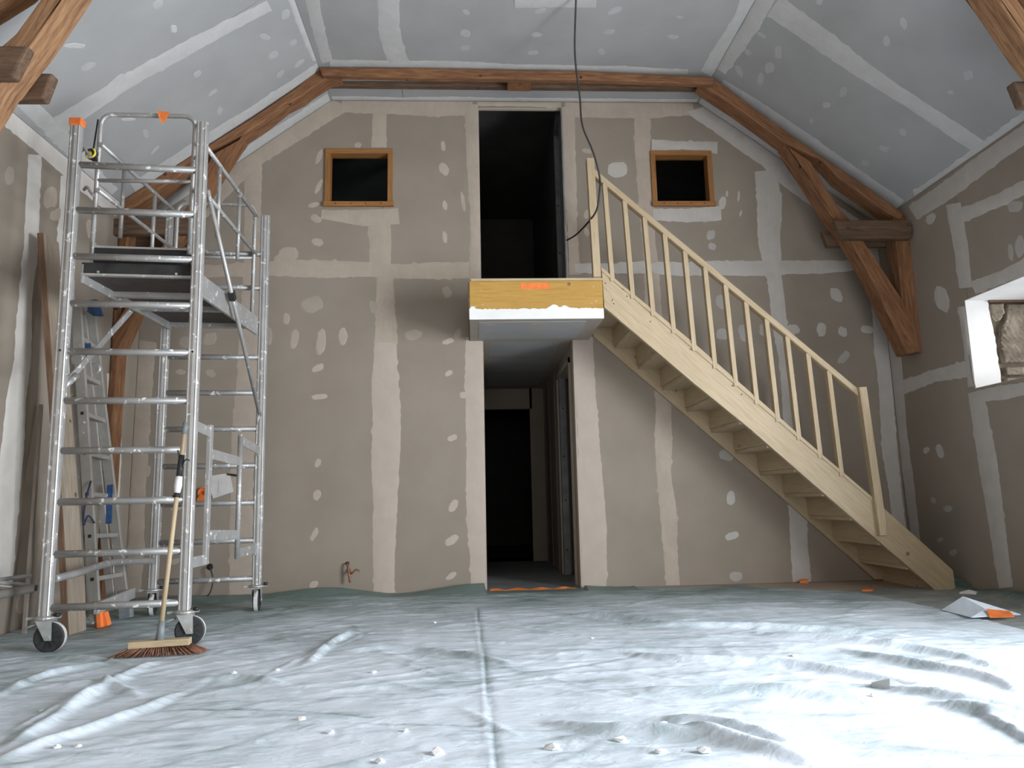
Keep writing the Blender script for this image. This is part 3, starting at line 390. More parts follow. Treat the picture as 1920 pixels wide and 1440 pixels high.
for pl, LL in STRIPS.items():
    for k, (L, R) in enumerate(LL):
        m_ = COMP
        if pl == 'back' and k in (3, 5, 7): m_ = COMP_B
        if pl in ('flat', 'slopel', 'sloper'): m_ = COMP_C
        if pl == 'left': m_ = COMP_L
        if pl == 'right' or (pl == 'back' and k in (9, 10, 14, 19, 20, 21, 22)): m_ = COMP_R
        strip(pl, L, R, m_, k)
for pl, A in (('slopel', LSL), ('sloper', LSR)):
    strip(pl, [(6.37, 0.02), (6.36, A / 2), (6.37, A - 0.01)], [(6.494, 0.02), (6.494, A / 2), (6.494, A - 0.01)], COMP_C, 3)
strip('flat', [(KL + 0.02, 6.44), (0.4, 6.43), (KR - 0.02, 6.44)], [(KL + 0.02, 6.494), (0.4, 6.494), (KR - 0.02, 6.494)], COMP_C, 3)
for pl, LL in PATCHES.items():
    for k, (a, c, ua, uc, va, vc, lv) in enumerate(LL):
        bm = bmesh.new(); fn = FN[pl]; n = 14; ring = []; ring2 = []
        ph = RNG.uniform(0, 6.28); q1 = RNG.uniform(0.7, 1.4)
        for i in range(n):
            th = 2 * math.pi * i / n
            r = 1 + 0.16 * math.sin(2 * th + ph) * q1 + RNG.uniform(-0.10, 0.10)
            x, y = math.cos(th), math.sin(th); e = (abs(x) ** 3 + abs(y) ** 3) ** (-1 / 3) if k % 3 == 0 else 1.0
            aa, cc = a + (ua * x + va * y) * r * e, c + (uc * x + vc * y) * r * e
            aa, cc = push_out(pl, aa, cc); aa, cc = clamp(pl, aa, cc)
            ring.append(bm.verts.new(fn(aa, cc, 0.0003))); ring2.append(bm.verts.new(fn(a + (aa - a) * 0.82, c + (cc - c) * 0.82, 0.0018)))
        for i in range(n): bm.faces.new((ring[i], ring[(i + 1) % n], ring2[(i + 1) % n], ring2[i]))
        bm.faces.new(ring2); nn = Vector(fn(0, 0, 1)) - Vector(fn(0, 0, 0)); bm.normal_update()
        if bm.faces[-1:] and sum(f.normal.dot(nn) for f in bm.faces) < 0:
            for f in bm.faces: f.normal_flip()
        obj('compound_dab', bm, ((COMP_CT, COMP_C, COMP_C) if pl in ('flat', 'slopel', 'sloper') else (COMP_RT, COMP_R, COMP_R) if pl == 'right' or (pl == 'back' and a > 1.1) else (COMP_T, COMP, COMP_B))[lv], W[pl], recalc=False)

# ------------------------------------------------------------------ reveals, dark rooms behind
def lin_struct(name, boxes, mat):
    bm = bmesh.new()
    for bx in boxes: box(bm, *bx)
    return struct(name, bm, mat)
# corridor behind the lower door
cx0, cx1 = 0.07, 0.92
cor = lin_struct('trim_1', [(cx0 - 0.06, cx0 + 0.02, 6.5, 9.5, 0, 2.25), (cx1 - 0.012, cx1 + 0.06, 6.602, 6.74, 0, 2.25), (cx1 - 0.02, cx1 + 0.06, 7.80, 9.5, 0, 2.25), (cx1 - 0.02, cx1 + 0.06, 6.70, 7.85, 2.03, 2.25),
                            (cx0 - 0.05, cx1 + 0.05, 6.5, 9.5, 2.19, 2.27), (0.72, cx1 + 0.05, 9.46, 9.55, 0, 2.25), (cx0 - 0.05, 0.75, 9.46, 9.55, 1.925, 2.25),
                                                        (0.9, 2.6, 6.62, 6.70, 0, 2.27), (0.95, 2.6, 7.9, 7.98, 0, 2.27), (2.55, 2.63, 6.6, 8.0, 0, 2.27), (0.9, 2.6, 6.6, 8.0, 2.19, 2.27)], BOARD)
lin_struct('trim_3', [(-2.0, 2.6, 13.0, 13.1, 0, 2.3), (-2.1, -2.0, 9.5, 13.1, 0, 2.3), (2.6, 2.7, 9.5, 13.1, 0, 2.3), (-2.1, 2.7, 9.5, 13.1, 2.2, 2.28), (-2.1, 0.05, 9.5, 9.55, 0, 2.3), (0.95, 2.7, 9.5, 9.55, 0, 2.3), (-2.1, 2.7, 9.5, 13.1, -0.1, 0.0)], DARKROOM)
obj('screed', B(-0.2, 2.6, 6.52, 9.5, 0.0, 0.004), SCREED, W['floor'])
for (x0, x1, y0, y1) in ((0.16, 0.80, 6.56, 7.25), (0.16, 0.80, 7.40, 8.15), (0.16, 0.80, 8.3, 9.2)):
    obj('plasterboard', B(x0, x1, y0, y1, 2.186, 2.191), BOARDC, cor)
for k, (x0, x1, y0, y1) in enumerate(((0.09, 0.90, 6.50, 6.56), (0.09, 0.90, 7.25, 7.40), (0.09, 0.90, 8.15, 8.30), (0.80, 0.90, 6.56, 9.4), (0.09, 0.16, 6.56, 9.4))):
    obj('joint_compound_strip', B(x0, x1, y0, y1, 2.1865 - 0.0004 * (k > 2), 2.191), COMP_T, cor)
for (y0, y1) in ((8.1, 8.2), (8.75, 8.85), (9.3, 9.4)): obj('joint_compound_strip', B(0.897, 0.902, y0, y1, 0, 2.18), COMP_T, cor)
bm = bmesh.new(); box(bm, 0.885, 0.99, 6.74, 6.79, 0, 2.07); box(bm, 0.885, 0.99, 7.75, 7.80, 0, 2.07); box(bm, 0.885, 0.99, 6.74, 7.80, 2.02, 2.07)
d1 = struct('door_1', bm, COMP_T)
obj('steel_jamb', B(0.90, 0.965, 7.66, 7.75, 0, 2.02), STEELJ, d1); obj('steel_jamb', B(0.93, 0.96, 6.79, 6.83, 0, 2.02), STEELJ, d1)
for z in (0.25, 0.75, 1.2, 1.7):
    bm = bmesh.new(); lathe(bm, [(0.009, 0), (0.009, 0.006)], (0.93, 7.66, z), (0, -1, 0), 10); obj('screw', bm, BLACK, d1)
# attic behind the upper door and the two little windows
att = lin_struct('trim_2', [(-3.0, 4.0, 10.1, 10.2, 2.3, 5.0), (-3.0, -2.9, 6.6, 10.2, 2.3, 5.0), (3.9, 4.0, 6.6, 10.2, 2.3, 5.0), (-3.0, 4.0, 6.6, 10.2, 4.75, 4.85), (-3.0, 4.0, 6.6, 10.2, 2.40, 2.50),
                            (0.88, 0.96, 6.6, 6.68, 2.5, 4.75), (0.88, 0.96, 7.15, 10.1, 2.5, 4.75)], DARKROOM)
bm = bmesh.new(); box(bm, 0.86, 0.95, 6.68, 6.72, 2.5, 4.5); box(bm, 0.86, 0.95, 7.09, 7.15, 2.5, 4.5); box(bm, 0.86, 0.95, 6.68, 7.15, 4.46, 4.52)
d2 = struct('door_2', bm, STEELJ)
for z in (2.8, 3.2, 3.7):
    bm = bmesh.new(); lathe(bm, [(0.009, 0), (0.009, 0.006)], (0.88, 7.09, z), (0, -1, 0), 10); obj('screw', bm, BLACK, d2)
obj('steel_edge', B(0.855, 0.868, 6.46, 6.68, 2.51, 4.42), STEELJ, d2)
for x in (-1.9, -0.6):
    bm = bmesh.new(); bar(bm, (x - 0.9, 7.6, 3.2), (x + 0.5, 7.6, 4.7), 0.10, 0.16); obj('rafter', bm, OAK_D, att, grain=(1.4, 0, 1.5))
bm = bmesh.new(); bar(bm, (2.6, 7.6, 4.7), (3.7, 7.6, 3.2), 0.10, 0.16); obj('rafter', bm, OAK_D, att, grain=(1.1, 0, -1.5))
# wall thickness seen in the openings
def reveal(h, mat, yd, name='plaster_reveal'):
    x0, x1, z0, z1 = h; bm = bmesh.new()
    for bx in ((x0 - 0.012, x0 + 0.002, 6.499, yd, max(z0, 0), z1), (x1 - 0.002, x1 + 0.012, 6.499, yd, max(z0, 0), z1), (x0 - 0.012, x1 + 0.012, 6.499, yd, z1 - 0.002, z1 + 0.012)): box(bm, *bx)
    obj(name, bm, mat, W['back'])
reveal(UP_DOOR, COMP, 6.525); reveal(LOW_DOOR, COMP, 6.60)
# two small square windows, stained frames
def small_window(n, h):
    x0, x1, z0, z1 = h; t = 0.042; bm = bmesh.new(); y0, y1 = 6.478, 6.60
    o = bpy.data.objects.new('window_%d' % n, None); C.objects.link(o); o['kind'] = 'structure'; BASE[o.name] = ((x0 + x1) / 2, 6.5, z0); o.location = BASE[o.name]
    for (a, c, d, e, gr) in ((x0 - 0.004, x0 + t, z0, z1 - t, (0, 0, 1)), (x1 - t, x1 + 0.004, z0, z1 - t, (0, 0, 1)), (x0 - 0.004, x1 + 0.004, z1 - t, z1 + 0.004, (1, 0, 0))):
        obj('frame_rail', B(a, c, y0, y1, d, e), FRAMEW, o, 0.003, gr)
    obj('sill', B(x0 - 0.012, x1 + 0.015, y0 - 0.012, y1, z0 - 0.008, z0 + 0.036), FRAMEW, o, 0.003, (1, 0, 0))
    obj('pane', B(x0 + t - 0.006, x1 - t + 0.006, 6.572, 6.578, z0 + 0.03, z1 - t + 0.006), GLASS, o)
    for k in range(4):
        bm = bmesh.new(); lathe(bm, [(0.006, 0), (0.006, 0.003)], (x0 + 0.1 + k * (x1 - x0 - 0.2) / 3, y0 - 0.012, z0 + 0.014), (0, -1, 0), 8); obj('screw', bm, BLACK, o)
small_window(1, WIN_L); small_window(2, WIN_R)
# window in the right wall: plastered box reveal, then the bare stone of the old wall
WY0, WY1, WZ0, WZ1 = 4.35, 5.41, 1.53, 2.225
w3 = bpy.data.objects.new('window_3', None); C.objects.link(w3); w3['kind'] = 'structure'; w3.location = (3.83, 4.9, 1.53); BASE[w3.name] = (3.83, 4.9, 1.53)
# reveal cheek facing the camera, ragged edge where the plaster stops
bm = bmesh.new(); pts = [(3.834, WZ0), (3.834, WZ1)]
zz = np.linspace(WZ1, WZ0, 22); ex = np.interp(zz, [WZ0, 1.65, 1.85, 2.02, 2.08, WZ1], [4.045, 4.045, 4.04, 4.035, 4.022, 4.020]) + RNG.uniform(-0.005, 0.005, 22)
pts += [(float(x), float(z)) for x, z in zip(ex, zz)]
prism(bm, pts, WY1 - 0.003, WY1 + 0.03); obj('plaster_reveal', bm, REVEAL, w3)
obj('reveal_soffit', B(3.834, 4.42, WY0 - 0.02, WY1 + 0.02, WZ1 - 0.003, WZ1 + 0.02), REVEAL, w3)
obj('reveal_sill', B(3.834, 4.42, WY0 - 0.02, WY1 + 0.02, WZ0 - 0.02, WZ0 + 0.003), REVEAL, w3)
obj('reveal_cheek', B(3.834, 4.42, WY0 - 0.02, WY0 + 0.003, WZ0, WZ1), REVEAL, w3)
obj('lintel', B(4.02, 4.42, WY1 - 0.02, WY1 + 0.1, WZ1 - 0.019, WZ1 + 0.01), OAK_D, w3, 0.004, (1, 0, 0))
obj('mortar_bed', B(4.0, 4.42, WY1 + 0.022, WY1 + 0.12, WZ0 - 0.02, WZ1), MORTAR, w3)
def stone(pts, depth, n=9):
    # blocky stone: outline filled with a jittered grid, tooled by diagonal chisel marks
    bm = bmesh.new(); pts = [Vector((p[0], 0, p[1])) for p in pts]
    ou = [bm.verts.new((p.x, WY1 + 0.03, p.z)) for p in pts]; f = bm.faces.new(ou)
    r = bmesh.ops.extrude_face_region(bm, geom=[f]); vs = [x for x in r['geom'] if isinstance(x, bmesh.types.BMVert)]
    cc = sum((v.co for v in vs), Vector()) / len(vs)
    for v in vs: v.co = Vector((cc.x + (v.co.x - cc.x) * 0.95, WY1 + 0.03 - depth, cc.z + (v.co.z - cc.z) * 0.95))
    bmesh.ops.triangulate(bm, faces=bm.faces[:]); bmesh.ops.subdivide_edges(bm, edges=bm.edges[:], cuts=n, use_grid_fill=True)
    for v in bm.verts:
        if v.co.y < WY1 + 0.025:
            s = (v.co.x * 0.8 + v.co.z * 0.6) * 190
            v.co.y += 0.004 * math.sin(s + 2 * math.sin(v.co.z * 40)) + random.uniform(-0.003, 0.003)
    o = obj('stone', bm, STONE, w3)
    for p in o.data.polygons: p.use_smooth = True
stone([(4.03, 2.20), (4.15, 2.20), (4.145, 2.12), (4.10, 2.06), (4.05, 2.05), (4.03, 2.10)], 0.03, 5)
stone([(4.17, 2.20), (4.41, 2.20), (4.41, 1.72), (4.08, 1.72), (4.07, 1.86), (4.10, 2.02), (4.14, 2.06)], 0.035, 14)
stone([(4.075, 1.69), (4.25, 1.69), (4.24, 1.63), (4.08, 1.63)], 0.04, 5)
stone([(4.27, 1.70), (4.41, 1.70), (4.41, 1.60), (4.27, 1.61)], 0.025, 5)
stone([(4.08, 1.61), (4.24, 1.61), (4.23, 1.54), (4.08, 1.54)], 0.028, 5)
stone([(4.26, 1.59), (4.41, 1.59), (4.41, 1.54), (4.26, 1.54)], 0.02, 5)
for bx in ((4.40, 4.46, WY0, WY1, WZ0, WZ0 + 0.05), (4.40, 4.46, WY0, WY1, WZ1 - 0.05, WZ1), (4.40, 4.46, WY0, WY0 + 0.05, WZ0, WZ1), (4.40, 4.46, WY1 - 0.05, WY1, WZ0, WZ1)): obj('frame_rail', B(*bx), PINE, w3, grain=(0, 1, 0.01))

# ------------------------------------------------------------------ roof trusses (old oak)
MIR = 0.89
SHAPES['post_r'] = [(3.70, 3.15), (3.835, 3.15), (3.837, 2.947), (3.836, 1.935), (3.70, 1.93)]
SHAPES['brace_r'] = SHAPES['brace_r'][:10] + [(3.69, 1.922), (3.545, 2.30), (3.45, 2.565), (3.286, 2.917), (3.128, 3.167), (2.955, 3.5), (2.799, 3.817)]
SHAPES['post_l'] = [(-2.928, 3.2), (-2.84, 3.2), (-2.862, 2.4), (-2.866, 1.5), (-2.868, 0.0), (-2.926, 0.0)]
SHAPES['brace_l'] = [(-2.178, 3.709), (-1.96, 3.845), (-1.945, 3.878), (-2.181, 3.464), (-2.45, 2.945), (-2.726, 2.382), (-2.85, 2.06), (-2.90, 1.98), (-2.915, 2.2), (-2.576, 2.863), (-2.357, 3.281)]
def truss(label, dy, loc, S, OAK=OAK):
    t = thing('roof_truss', label, 'roof truss', loc)
    y = 6.0 + dy
    def timber(name, key, y0, y1, mat, grain, bev=0.012):
        bm = bmesh.new(); prism(bm, S[key], y0 + dy, y1 + dy)
        bmesh.ops.triangulate(bm, faces=[f for f in bm.faces if len(f.verts) > 4])
        return obj(name, bm, mat, t, bev, grain)
    timber('rafter', 'rafter_r', 6.0, 6.17, OAK, (0.79, 0, -0.62)); timber('rafter', 'rafter_l', 6.0, 6.17, OAK, (0.81, 0, 0.58))
    timber('brace', 'brace_r', 5.995, 6.165, OAK, (0.45, 0, -0.89)); timber('brace', 'brace_l', 5.995, 6.165, OAK, (0.45, 0, 0.89))
    timber('post', 'post_r', 6.01, 6.16, OAK, (0, 0, 1)); timber('post', 'post_l', 6.01, 6.16, OAK, (0, 0, 1))
    for k, sx in (('tie_front_r', 1), ('tie_front_l', -1)):
        o = timber('tie', k, 5.93, 5.995, OAK_D, (1, 0, 0))
        for xx in ((3.25, 3.02), (3.74, 3.03)) if sx > 0 else ((-2.88, 3.05), (-2.40, 3.05)):
            bm = bmesh.new(); lathe(bm, [(0.016, 0), (0.014, 0.012)], (xx[0], 5.93 + dy, xx[1]), (0, -1, 0), 10); obj('peg', bm, OAK_D, o, grain=(0, 1, 0))
    timber('tie', 'tie_rear_r', 6.17, 6.24, OAK_D, (1, 0, 0)); timber('tie', 'tie_rear_l', 6.17, 6.24, OAK_D, (1, 0, 0))
    timber('collar', 'collar_front', 5.93, 5.995, OAK, (1, 0, 0)); timber('collar', 'collar_rear', 6.17, 6.24, OAK_D, (1, 0, 0)); timber('king_post', 'king_post', 6.0, 6.17, OAK, (0, 0, 1))
    return t
truss('weathered oak roof truss with two knee braces against the plasterboarded gable wall', 0.0, (0.44, 6.08, 3.0), SHAPES)
S2 = dict(SHAPES)
S2['post_l'] = [(MIR - x, z) for x, z in SHAPES['post_r']]; S2['brace_l'] = [(MIR - x, z) for x, z in SHAPES['brace_r']]; S2['tie_front_l'] = [(MIR - x, z) for x, z in SHAPES['tie_front_r']]; S2['tie_rear_l'] = [(MIR - x, z) for x, z in SHAPES['tie_rear_r']]
S2['rafter_l'] = [(MIR - x, z) for x, z in SHAPES['rafter_r']]
truss('nearer oak roof truss, only its knee braces showing in the two upper picture corners', -2.38, (0.44, 3.70, 3.0), S2, OAK_L)

# ------------------------------------------------------------------ landing in front of the upper door
LY = 5.70
ld = thing('landing', 'small landing with yellow spruce edge board jutting out below the upper doorway', 'landing', (0.5, 6.1, 2.18))
obj('edge_board', B(-0.022, 1.045, LY, LY + 0.03, 2.262, 2.492), PINE_Y, ld, 0.002, (1, 0, 0))
bm = bmesh.new(); box(bm, -0.012, 1.055, LY - 0.004, 6.5, 2.494, 2.514); obj('floor_board', bm, PINE, ld, 0.002, (1, 0, 0))
obj('side_board', B(-0.034, -0.010, LY + 0.002, 6.5, 2.19, 2.49), OAK_D, ld, 0.002, (0, 1, 0)); obj('side_board', B(1.020, 1.040, LY + 0.03, 6.5, 2.19, 2.49), PINE, ld, 0.002, (0, 1, 0))
obj('soffit', B(-0.026, 1.045, LY + 0.004, 6.5, 2.180, 2.262), COMP_T, ld, 0.001)
bm = bmesh.new(); n = 60; tp = [(-0.026 + 1.073 * i / n, 2.262 + RNG.uniform(-0.003, 0.006) + (0.035 * math.exp(-((i / n - 0.63) / 0.035) ** 2)) + (0.025 * math.exp(-((i / n - 0.71) / 0.03) ** 2)) + (0.02 if i in (1, 2) else 0)) for i in range(n + 1)]
prism(bm, [(1.047, 2.179), (-0.026, 2.179)] + tp, LY - 0.003, LY + 0.004); o = obj('plaster_edge', bm, REVEAL, ld); o['label'] = 'white plaster edge with smears on the board above'
obj('soffit_panel', B(0.05, 0.92, LY + 0.09, 6.42, 2.1775, 2.182), BOARDC, ld)
for (x, y, a) in ((0.13, 5.88, 0.05), (0.13, 6.12, 0.045), (0.53, 5.86, 0.07), (0.52, 6.08, 0.06)):
    bm = bmesh.new(); lathe(bm, [(a, 0), (a * 0.8, 0.001)], (x, y, 2.1775), (0, 0, -1), 12)
    for v in bm.verts: v.co.y = y + (v.co.y - y) * 0.6
    obj('compound_dab', bm, COMP, ld)
obj('tape', B(0.386, 0.620, LY - 0.0012, LY, 2.424, 2.474), ORANGE, ld)['label'] = 'strip of orange adhesive tape'
for (x, z) in ((0.06, 2.42), (0.08, 2.30), (0.02, 2.285), (0.97, 2.44), (0.99, 2.32), (0.95, 2.30)):
    bm = bmesh.new(); lathe(bm, [(0.007, 0), (0.006, 0.003)], (x, LY, z), (0, -1, 0), 10); obj('screw', bm, ZINC, ld)

# ------------------------------------------------------------------ staircase
st = thing('staircase', 'new pale spruce staircase with baluster railing rising left to the landing', 'staircase', (2.6, 6.1, 0))
def timber2(name, pts, y0, y1, grain, bev=0.003, par=None, mat=None):
    bm = bmesh.new(); prism(bm, pts, y0, y1); bmesh.ops.triangulate(bm, faces=[f for f in bm.faces if len(f.verts) > 4]); return obj(name, bm, mat or PINE, par or st, bev, grain)
SD = (0.733, 0, -0.68)
timber2('stringer', SHAPES['stringer'], 5.70, 5.742, SD); timber2('stringer', SHAPES['stringer_back'], 6.455, 6.492, SD)
H = 2.505; RI = H / 13; GO = 0.2075
for k in range(1, 13):
    x1 = 3.585 - GO * (k - 1); z = RI * k
    obj('tread', B(x1 - GO - 0.035, x1, 5.74, 6.457, z - 0.032, z), PINE, st, 0.004, (0, 1, 0))
for k in range(1, 14):
    x1 = 3.585 - GO * (k - 1) - 0.03; z = RI * k
    obj('riser', B(x1 - 0.016, x1, 5.74, 6.457, z - RI, z - 0.03), PINE, st, 0.0, (0, 1, 0))
def line_z(x, a, c): return a[1] + (x - a[0]) * (c[1] - a[1]) / (c[0] - a[0])
tA, tB = (1.044, 2.599), (3.119, 0.704)
timber2('bottom_rail', [(1.04, line_z(1.04, tA, tB) + 0.004), (3.10, line_z(3.10, tA, tB) + 0.004), (3.10, line_z(3.10, tA, tB) - 0.032), (1.04, line_z(1.04, tA, tB) - 0.032)], 5.692, 5.752, SD)
hA, hB = (1.02, 3.44), (3.078, 1.572)
timber2('handrail', [(1.005, line_z(1.005, hA, hB)), (3.09, line_z(3.09, hA, hB)), (3.09, line_z(3.09, hA, hB) - 0.066), (1.005, line_z(1.005, hA, hB) - 0.066)], 5.685, 5.755, SD, 0.008)
xb = [1.115 + (2.935 - 1.115) * k / 11 for k in range(12)]
for i in range(12):
    x = 1.128 + 0.1585 * i
    zt = line_z(x, hA, hB) - 0.03; zb = line_z(x + 0.02, tA, tB) - 0.02
    bm = bmesh.new(); bar(bm, (x - 0.03, 5.715, zt), (x + 0.0, 5.715, zb), 0.036, 0.051, (0, 1, 0)); obj('baluster', bm, PINE, st, 0.002, (0, 0, 1))
bm = bmesh.new(); bar(bm, (0.982, 5.69, 3.523), (1.0, 5.69, 2.514), 0.062, 0.062, (0, 1, 0)); obj('newel_post', bm, PINE, st, 0.003, (0, 0, 1))
bm = bmesh.new(); bar(bm, (3.086, 5.685, 1.59), (3.140, 5.685, 0.432), 0.062, 0.066, (0, 1, 0)); obj('newel_post', bm, PINE, st, 0.003, (0, 0, 1))
for (x, z) in ((1.07, 2.47), (1.12, 2.33), (1.13, 2.30), (1.24, 2.36), (1.42, 2.15), (1.73, 1.92), (2.05, 1.62), (2.12, 1.55), (2.52, 1.22), (2.6, 1.15), (2.86, 0.98), (3.12, 0.67)):
    bm = bmesh.new(); lathe(bm, [(0.006, 0), (0.005, 0.0015)], (x, 5.70, z), (0, -1, 0), 8); obj('screw_hole', bm, OAK_D, st, grain=(0, 1, 0))

# ------------------------------------------------------------------ rolling scaffold
FL, FR, BR, BL = Vector((-2.352, 4.30, 0)), Vector((-1.638, 4.38, 0)), Vector((-1.603, 5.65, 0)), Vector((-2.315, 5.58, 0))
sc = thing('rolling_scaffold', 'plaster-spattered aluminium scaffold tower on four castors in front of the left wall', 'scaffold', (-1.98, 4.97, 0))
def post(base, top, tilt):
    bm = bmesh.new(); prof = []
    for k in range(24):
        th = 2 * math.pi * k / 24; x = 0.034 * math.copysign(abs(math.cos(th)) ** 0.55, math.cos(th)); y = 0.026 * math.copysign(abs(math.sin(th)) ** 0.55, math.sin(th))
        if k in (15, 17, 19, 21): y *= 0.86
        prof.append((x, y))
    a = [bm.verts.new((base.x + x, base.y + y, 0.19)) for x, y in prof]; c = [bm.verts.new((base.x + x + tilt, base.y + y, top)) for x, y in prof]
    bm.faces.new(a[::-1]); bm.faces.new(c)
    for i in range(24): bm.faces.new((a[i], a[(i + 1) % 24], c[(i + 1) % 24], c[i]))
    return obj('post', bm, ALU, sc)
p1 = post(FL, 3.09, -0.025); post(FR, 3.12, -0.022); post(BR, 3.02, -0.02); post(BL, 3.02, -0.012)
bm = bmesh.new(); bar(bm, (FL.x - 0.025, FL.y, 3.05), (FL.x - 0.025, FL.y, 3.098), 0.074, 0.058, (0, 1, 0)); o = obj('cap', bm, ORANGE, p1, 0.006); o['label'] = 'orange tape cap'
def rungs(A, Bp, z0, dz, n, tl):
    for k in range(n):
        z = z0 + dz * k; ta = tl * z / 3; bm = bmesh.new(); tube(bm, [(A.x + ta, A.y, z), (Bp.x + ta, Bp.y, z)], 0.0205, 12); obj('rung', bm, ALU_R, sc)
rungs(FL, FR, 0.232, 0.2862, 10, -0.023); rungs(BL, BR, 0.236, 0.2745, 10, -0.016)
def castor(base, ang, white):
    par = bpy.data.objects.new('castor', None); C.objects.link(par); par.parent = sc; b0 = Vector(BASE[sc.name]); par.location = base - b0; BASE[par.name] = tuple(base)
    ax = Vector((math.cos(ang), math.sin(ang), 0)); side = Vector((-ax.y, ax.x, 0)); off = side * 0.035; c = base + off + Vector((0, 0, 0.08))
    bm = bmesh.new(); lathe(bm, [(0.03, -0.021), (0.072, -0.021), (0.08, -0.016), (0.08, 0.016), (0.072, 0.021), (0.03, 0.021)], c, ax, 32); obj('wheel', bm, RUBBER, par)
    bm = bmesh.new(); lathe(bm, [(0.0805, -0.014), (0.0812, -0.010), (0.0812, 0.010), (0.0805, 0.014)], c, ax, 32); obj('tread_band', bm, RUBBER_W, par)
    bm = bmesh.new(); lathe(bm, [(0.02, -0.024), (0.02, 0.024)], c, ax, 16)
    for k in range(10):
        th = 2 * math.pi * k / 10; d = side * math.cos(th) + Vector((0, 0, 1)) * math.sin(th); bar(bm, c + d * 0.018, c + d * 0.056, 0.006, 0.047, ax)
    obj('hub', bm, BLACK, par)
    bm = bmesh.new()
    for s in (-1, 1):
        o_ = ax * 0.029 * s; a = [base + o_ + side * -0.035 + Vector((0, 0, 0.17)), base + o_ + side * 0.05 + Vector((0, 0, 0.17)), c + o_ + side * 0.02 + Vector((0, 0, -0.015)), c + o_ + side * -0.015 + Vector((0, 0, -0.015))]
        v1 = [bm.verts.new(p) for p in a]; v2 = [bm.verts.new(p + ax * 0.004 * s) for p in a]; bm.faces.new(v1); bm.faces.new(v2[::-1])
        for i in range(4): bm.faces.new((v1[i], v2[i], v2[(i + 1) % 4], v1[(i + 1) % 4]))
    bar(bm, base + side * -0.035 + Vector((0, 0, 0.168)), base + side * 0.05 + Vector((0, 0, 0.168)), 0.062, 0.008)
    lathe(bm, [(0.012, -0.036), (0.012, 0.036)], c, ax, 12)
    obj('fork', bm, ZINC, par)
    bm = bmesh.new(); lathe(bm, [(0.052, 0), (0.058, 0.006), (0.058, 0.014), (0.04, 0.02)], base + Vector((0, 0, 0.173)), (0, 0, 1), 20); bar(bm, base + Vector((-0.085, -0.02, 0.182)), base + Vector((0.075, 0.02, 0.184)), 0.03, 0.012); obj('swivel_plate', bm, ALU, par)
    bm = bmesh.new(); tube(bm, [base + side * -0.04 + Vector((0, 0, 0.15)), base + side * -0.11 + Vector((0, 0, 0.125))], 0.006, 8); obj('brake_lever', bm, ZINC, par); bm = bmesh.new(); tube(bm, [base + Vector((0.05, 0, 0.196)), base + Vector((0.078, 0, 0.196))], 0.012, 10); obj('locking_pin', bm, BLACK, par)
castor(FL, math.radians(-86), True); castor(FR, math.radians(-79), True); castor(BR, math.radians(8), False); castor(BL, math.radians(12), False)
# platform
pf = bpy.data.objects.new('platform', None); C.objects.link(pf); pf.parent = sc; pf.location = (0.0, 0.0, 2.12); BASE[pf.name] = tuple(Vector(BASE[sc.name]) + Vector((0, 0, 2.12)))
def pp(u, v):   # bilinear position on the tower plan
    a = FL.lerp(FR, u); c = BL.lerp(BR, u); p = a.lerp(c, v); return Vector((p.x - 0.02, p.y, 0))
def plank_poly(u0, u1, v0, v1, z0, z1):
    bm = bmesh.new(); vs = [bm.verts.new(pp(u, v) + Vector((0, 0, z))) for z in (z0, z1) for u, v in ((u0, v0), (u1, v0), (u1, v1), (u0, v1))]
    for f in ((0, 3, 2, 1), (4, 5, 6, 7), (0, 1, 5, 4), (1, 2, 6, 5), (2, 3, 7, 6), (3, 0, 4, 7)): bm.faces.new([vs[i] for i in f])
    return bm
obj('deck', plank_poly(0.10, 0.94, 0.04, 0.97, 2.135, 2.15), PHENOL, pf)
obj('side_beam', plank_poly(0.075, 0.10, 0.03, 0.97, 2.085, 2.205), ALU, pf, 0.004); obj('side_beam', plank_poly(0.94, 0.972, 0.03, 0.97, 2.05, 2.19), ALU, pf, 0.004)
for v0 in (0.30, 0.56, 0.945): obj('cross_bar', plank_poly(0.10, 0.94, v0, v0 + 0.035, 2.10, 2.135), ALU, pf, 0.002)
obj('front_beam', plank_poly(0.075, 0.955, 0.03, 0.045, 2.145, 2.213), BLACKDUST, pf, 0.004)
obj('front_trim', plank_poly(0.08, 0.95, 0.026, 0.05, 2.132, 2.145), ALU, pf)
obj('toe_board', plank_poly(0.10, 0.885, 0.10, 0.115, 2.215, 2.335), BLACKDUST, pf, 0.002); obj('toe_board_edge', plank_poly(0.10, 0.885, 0.098, 0.117, 2.335, 2.348), ALU, pf)
obj('toe_board_bracket', plank_poly(0.885, 0.93, 0.09, 0.12, 2.205, 2.40), ALU, pf, 0.004); obj('toe_board_bracket', plank_poly(0.085, 0.10, 0.09, 0.12, 2.205, 2.37), ALU, pf, 0.004)
for u in (0.21, 0.82):
    bm = bmesh.new(); p = pp(u, 0.03); lathe(bm, [(0.008, 0), (0.008, 0.004)], (p.x, p.y - 0.001, 2.155), (0, -1, 0), 10); obj('rivet', bm, ZINC, pf)
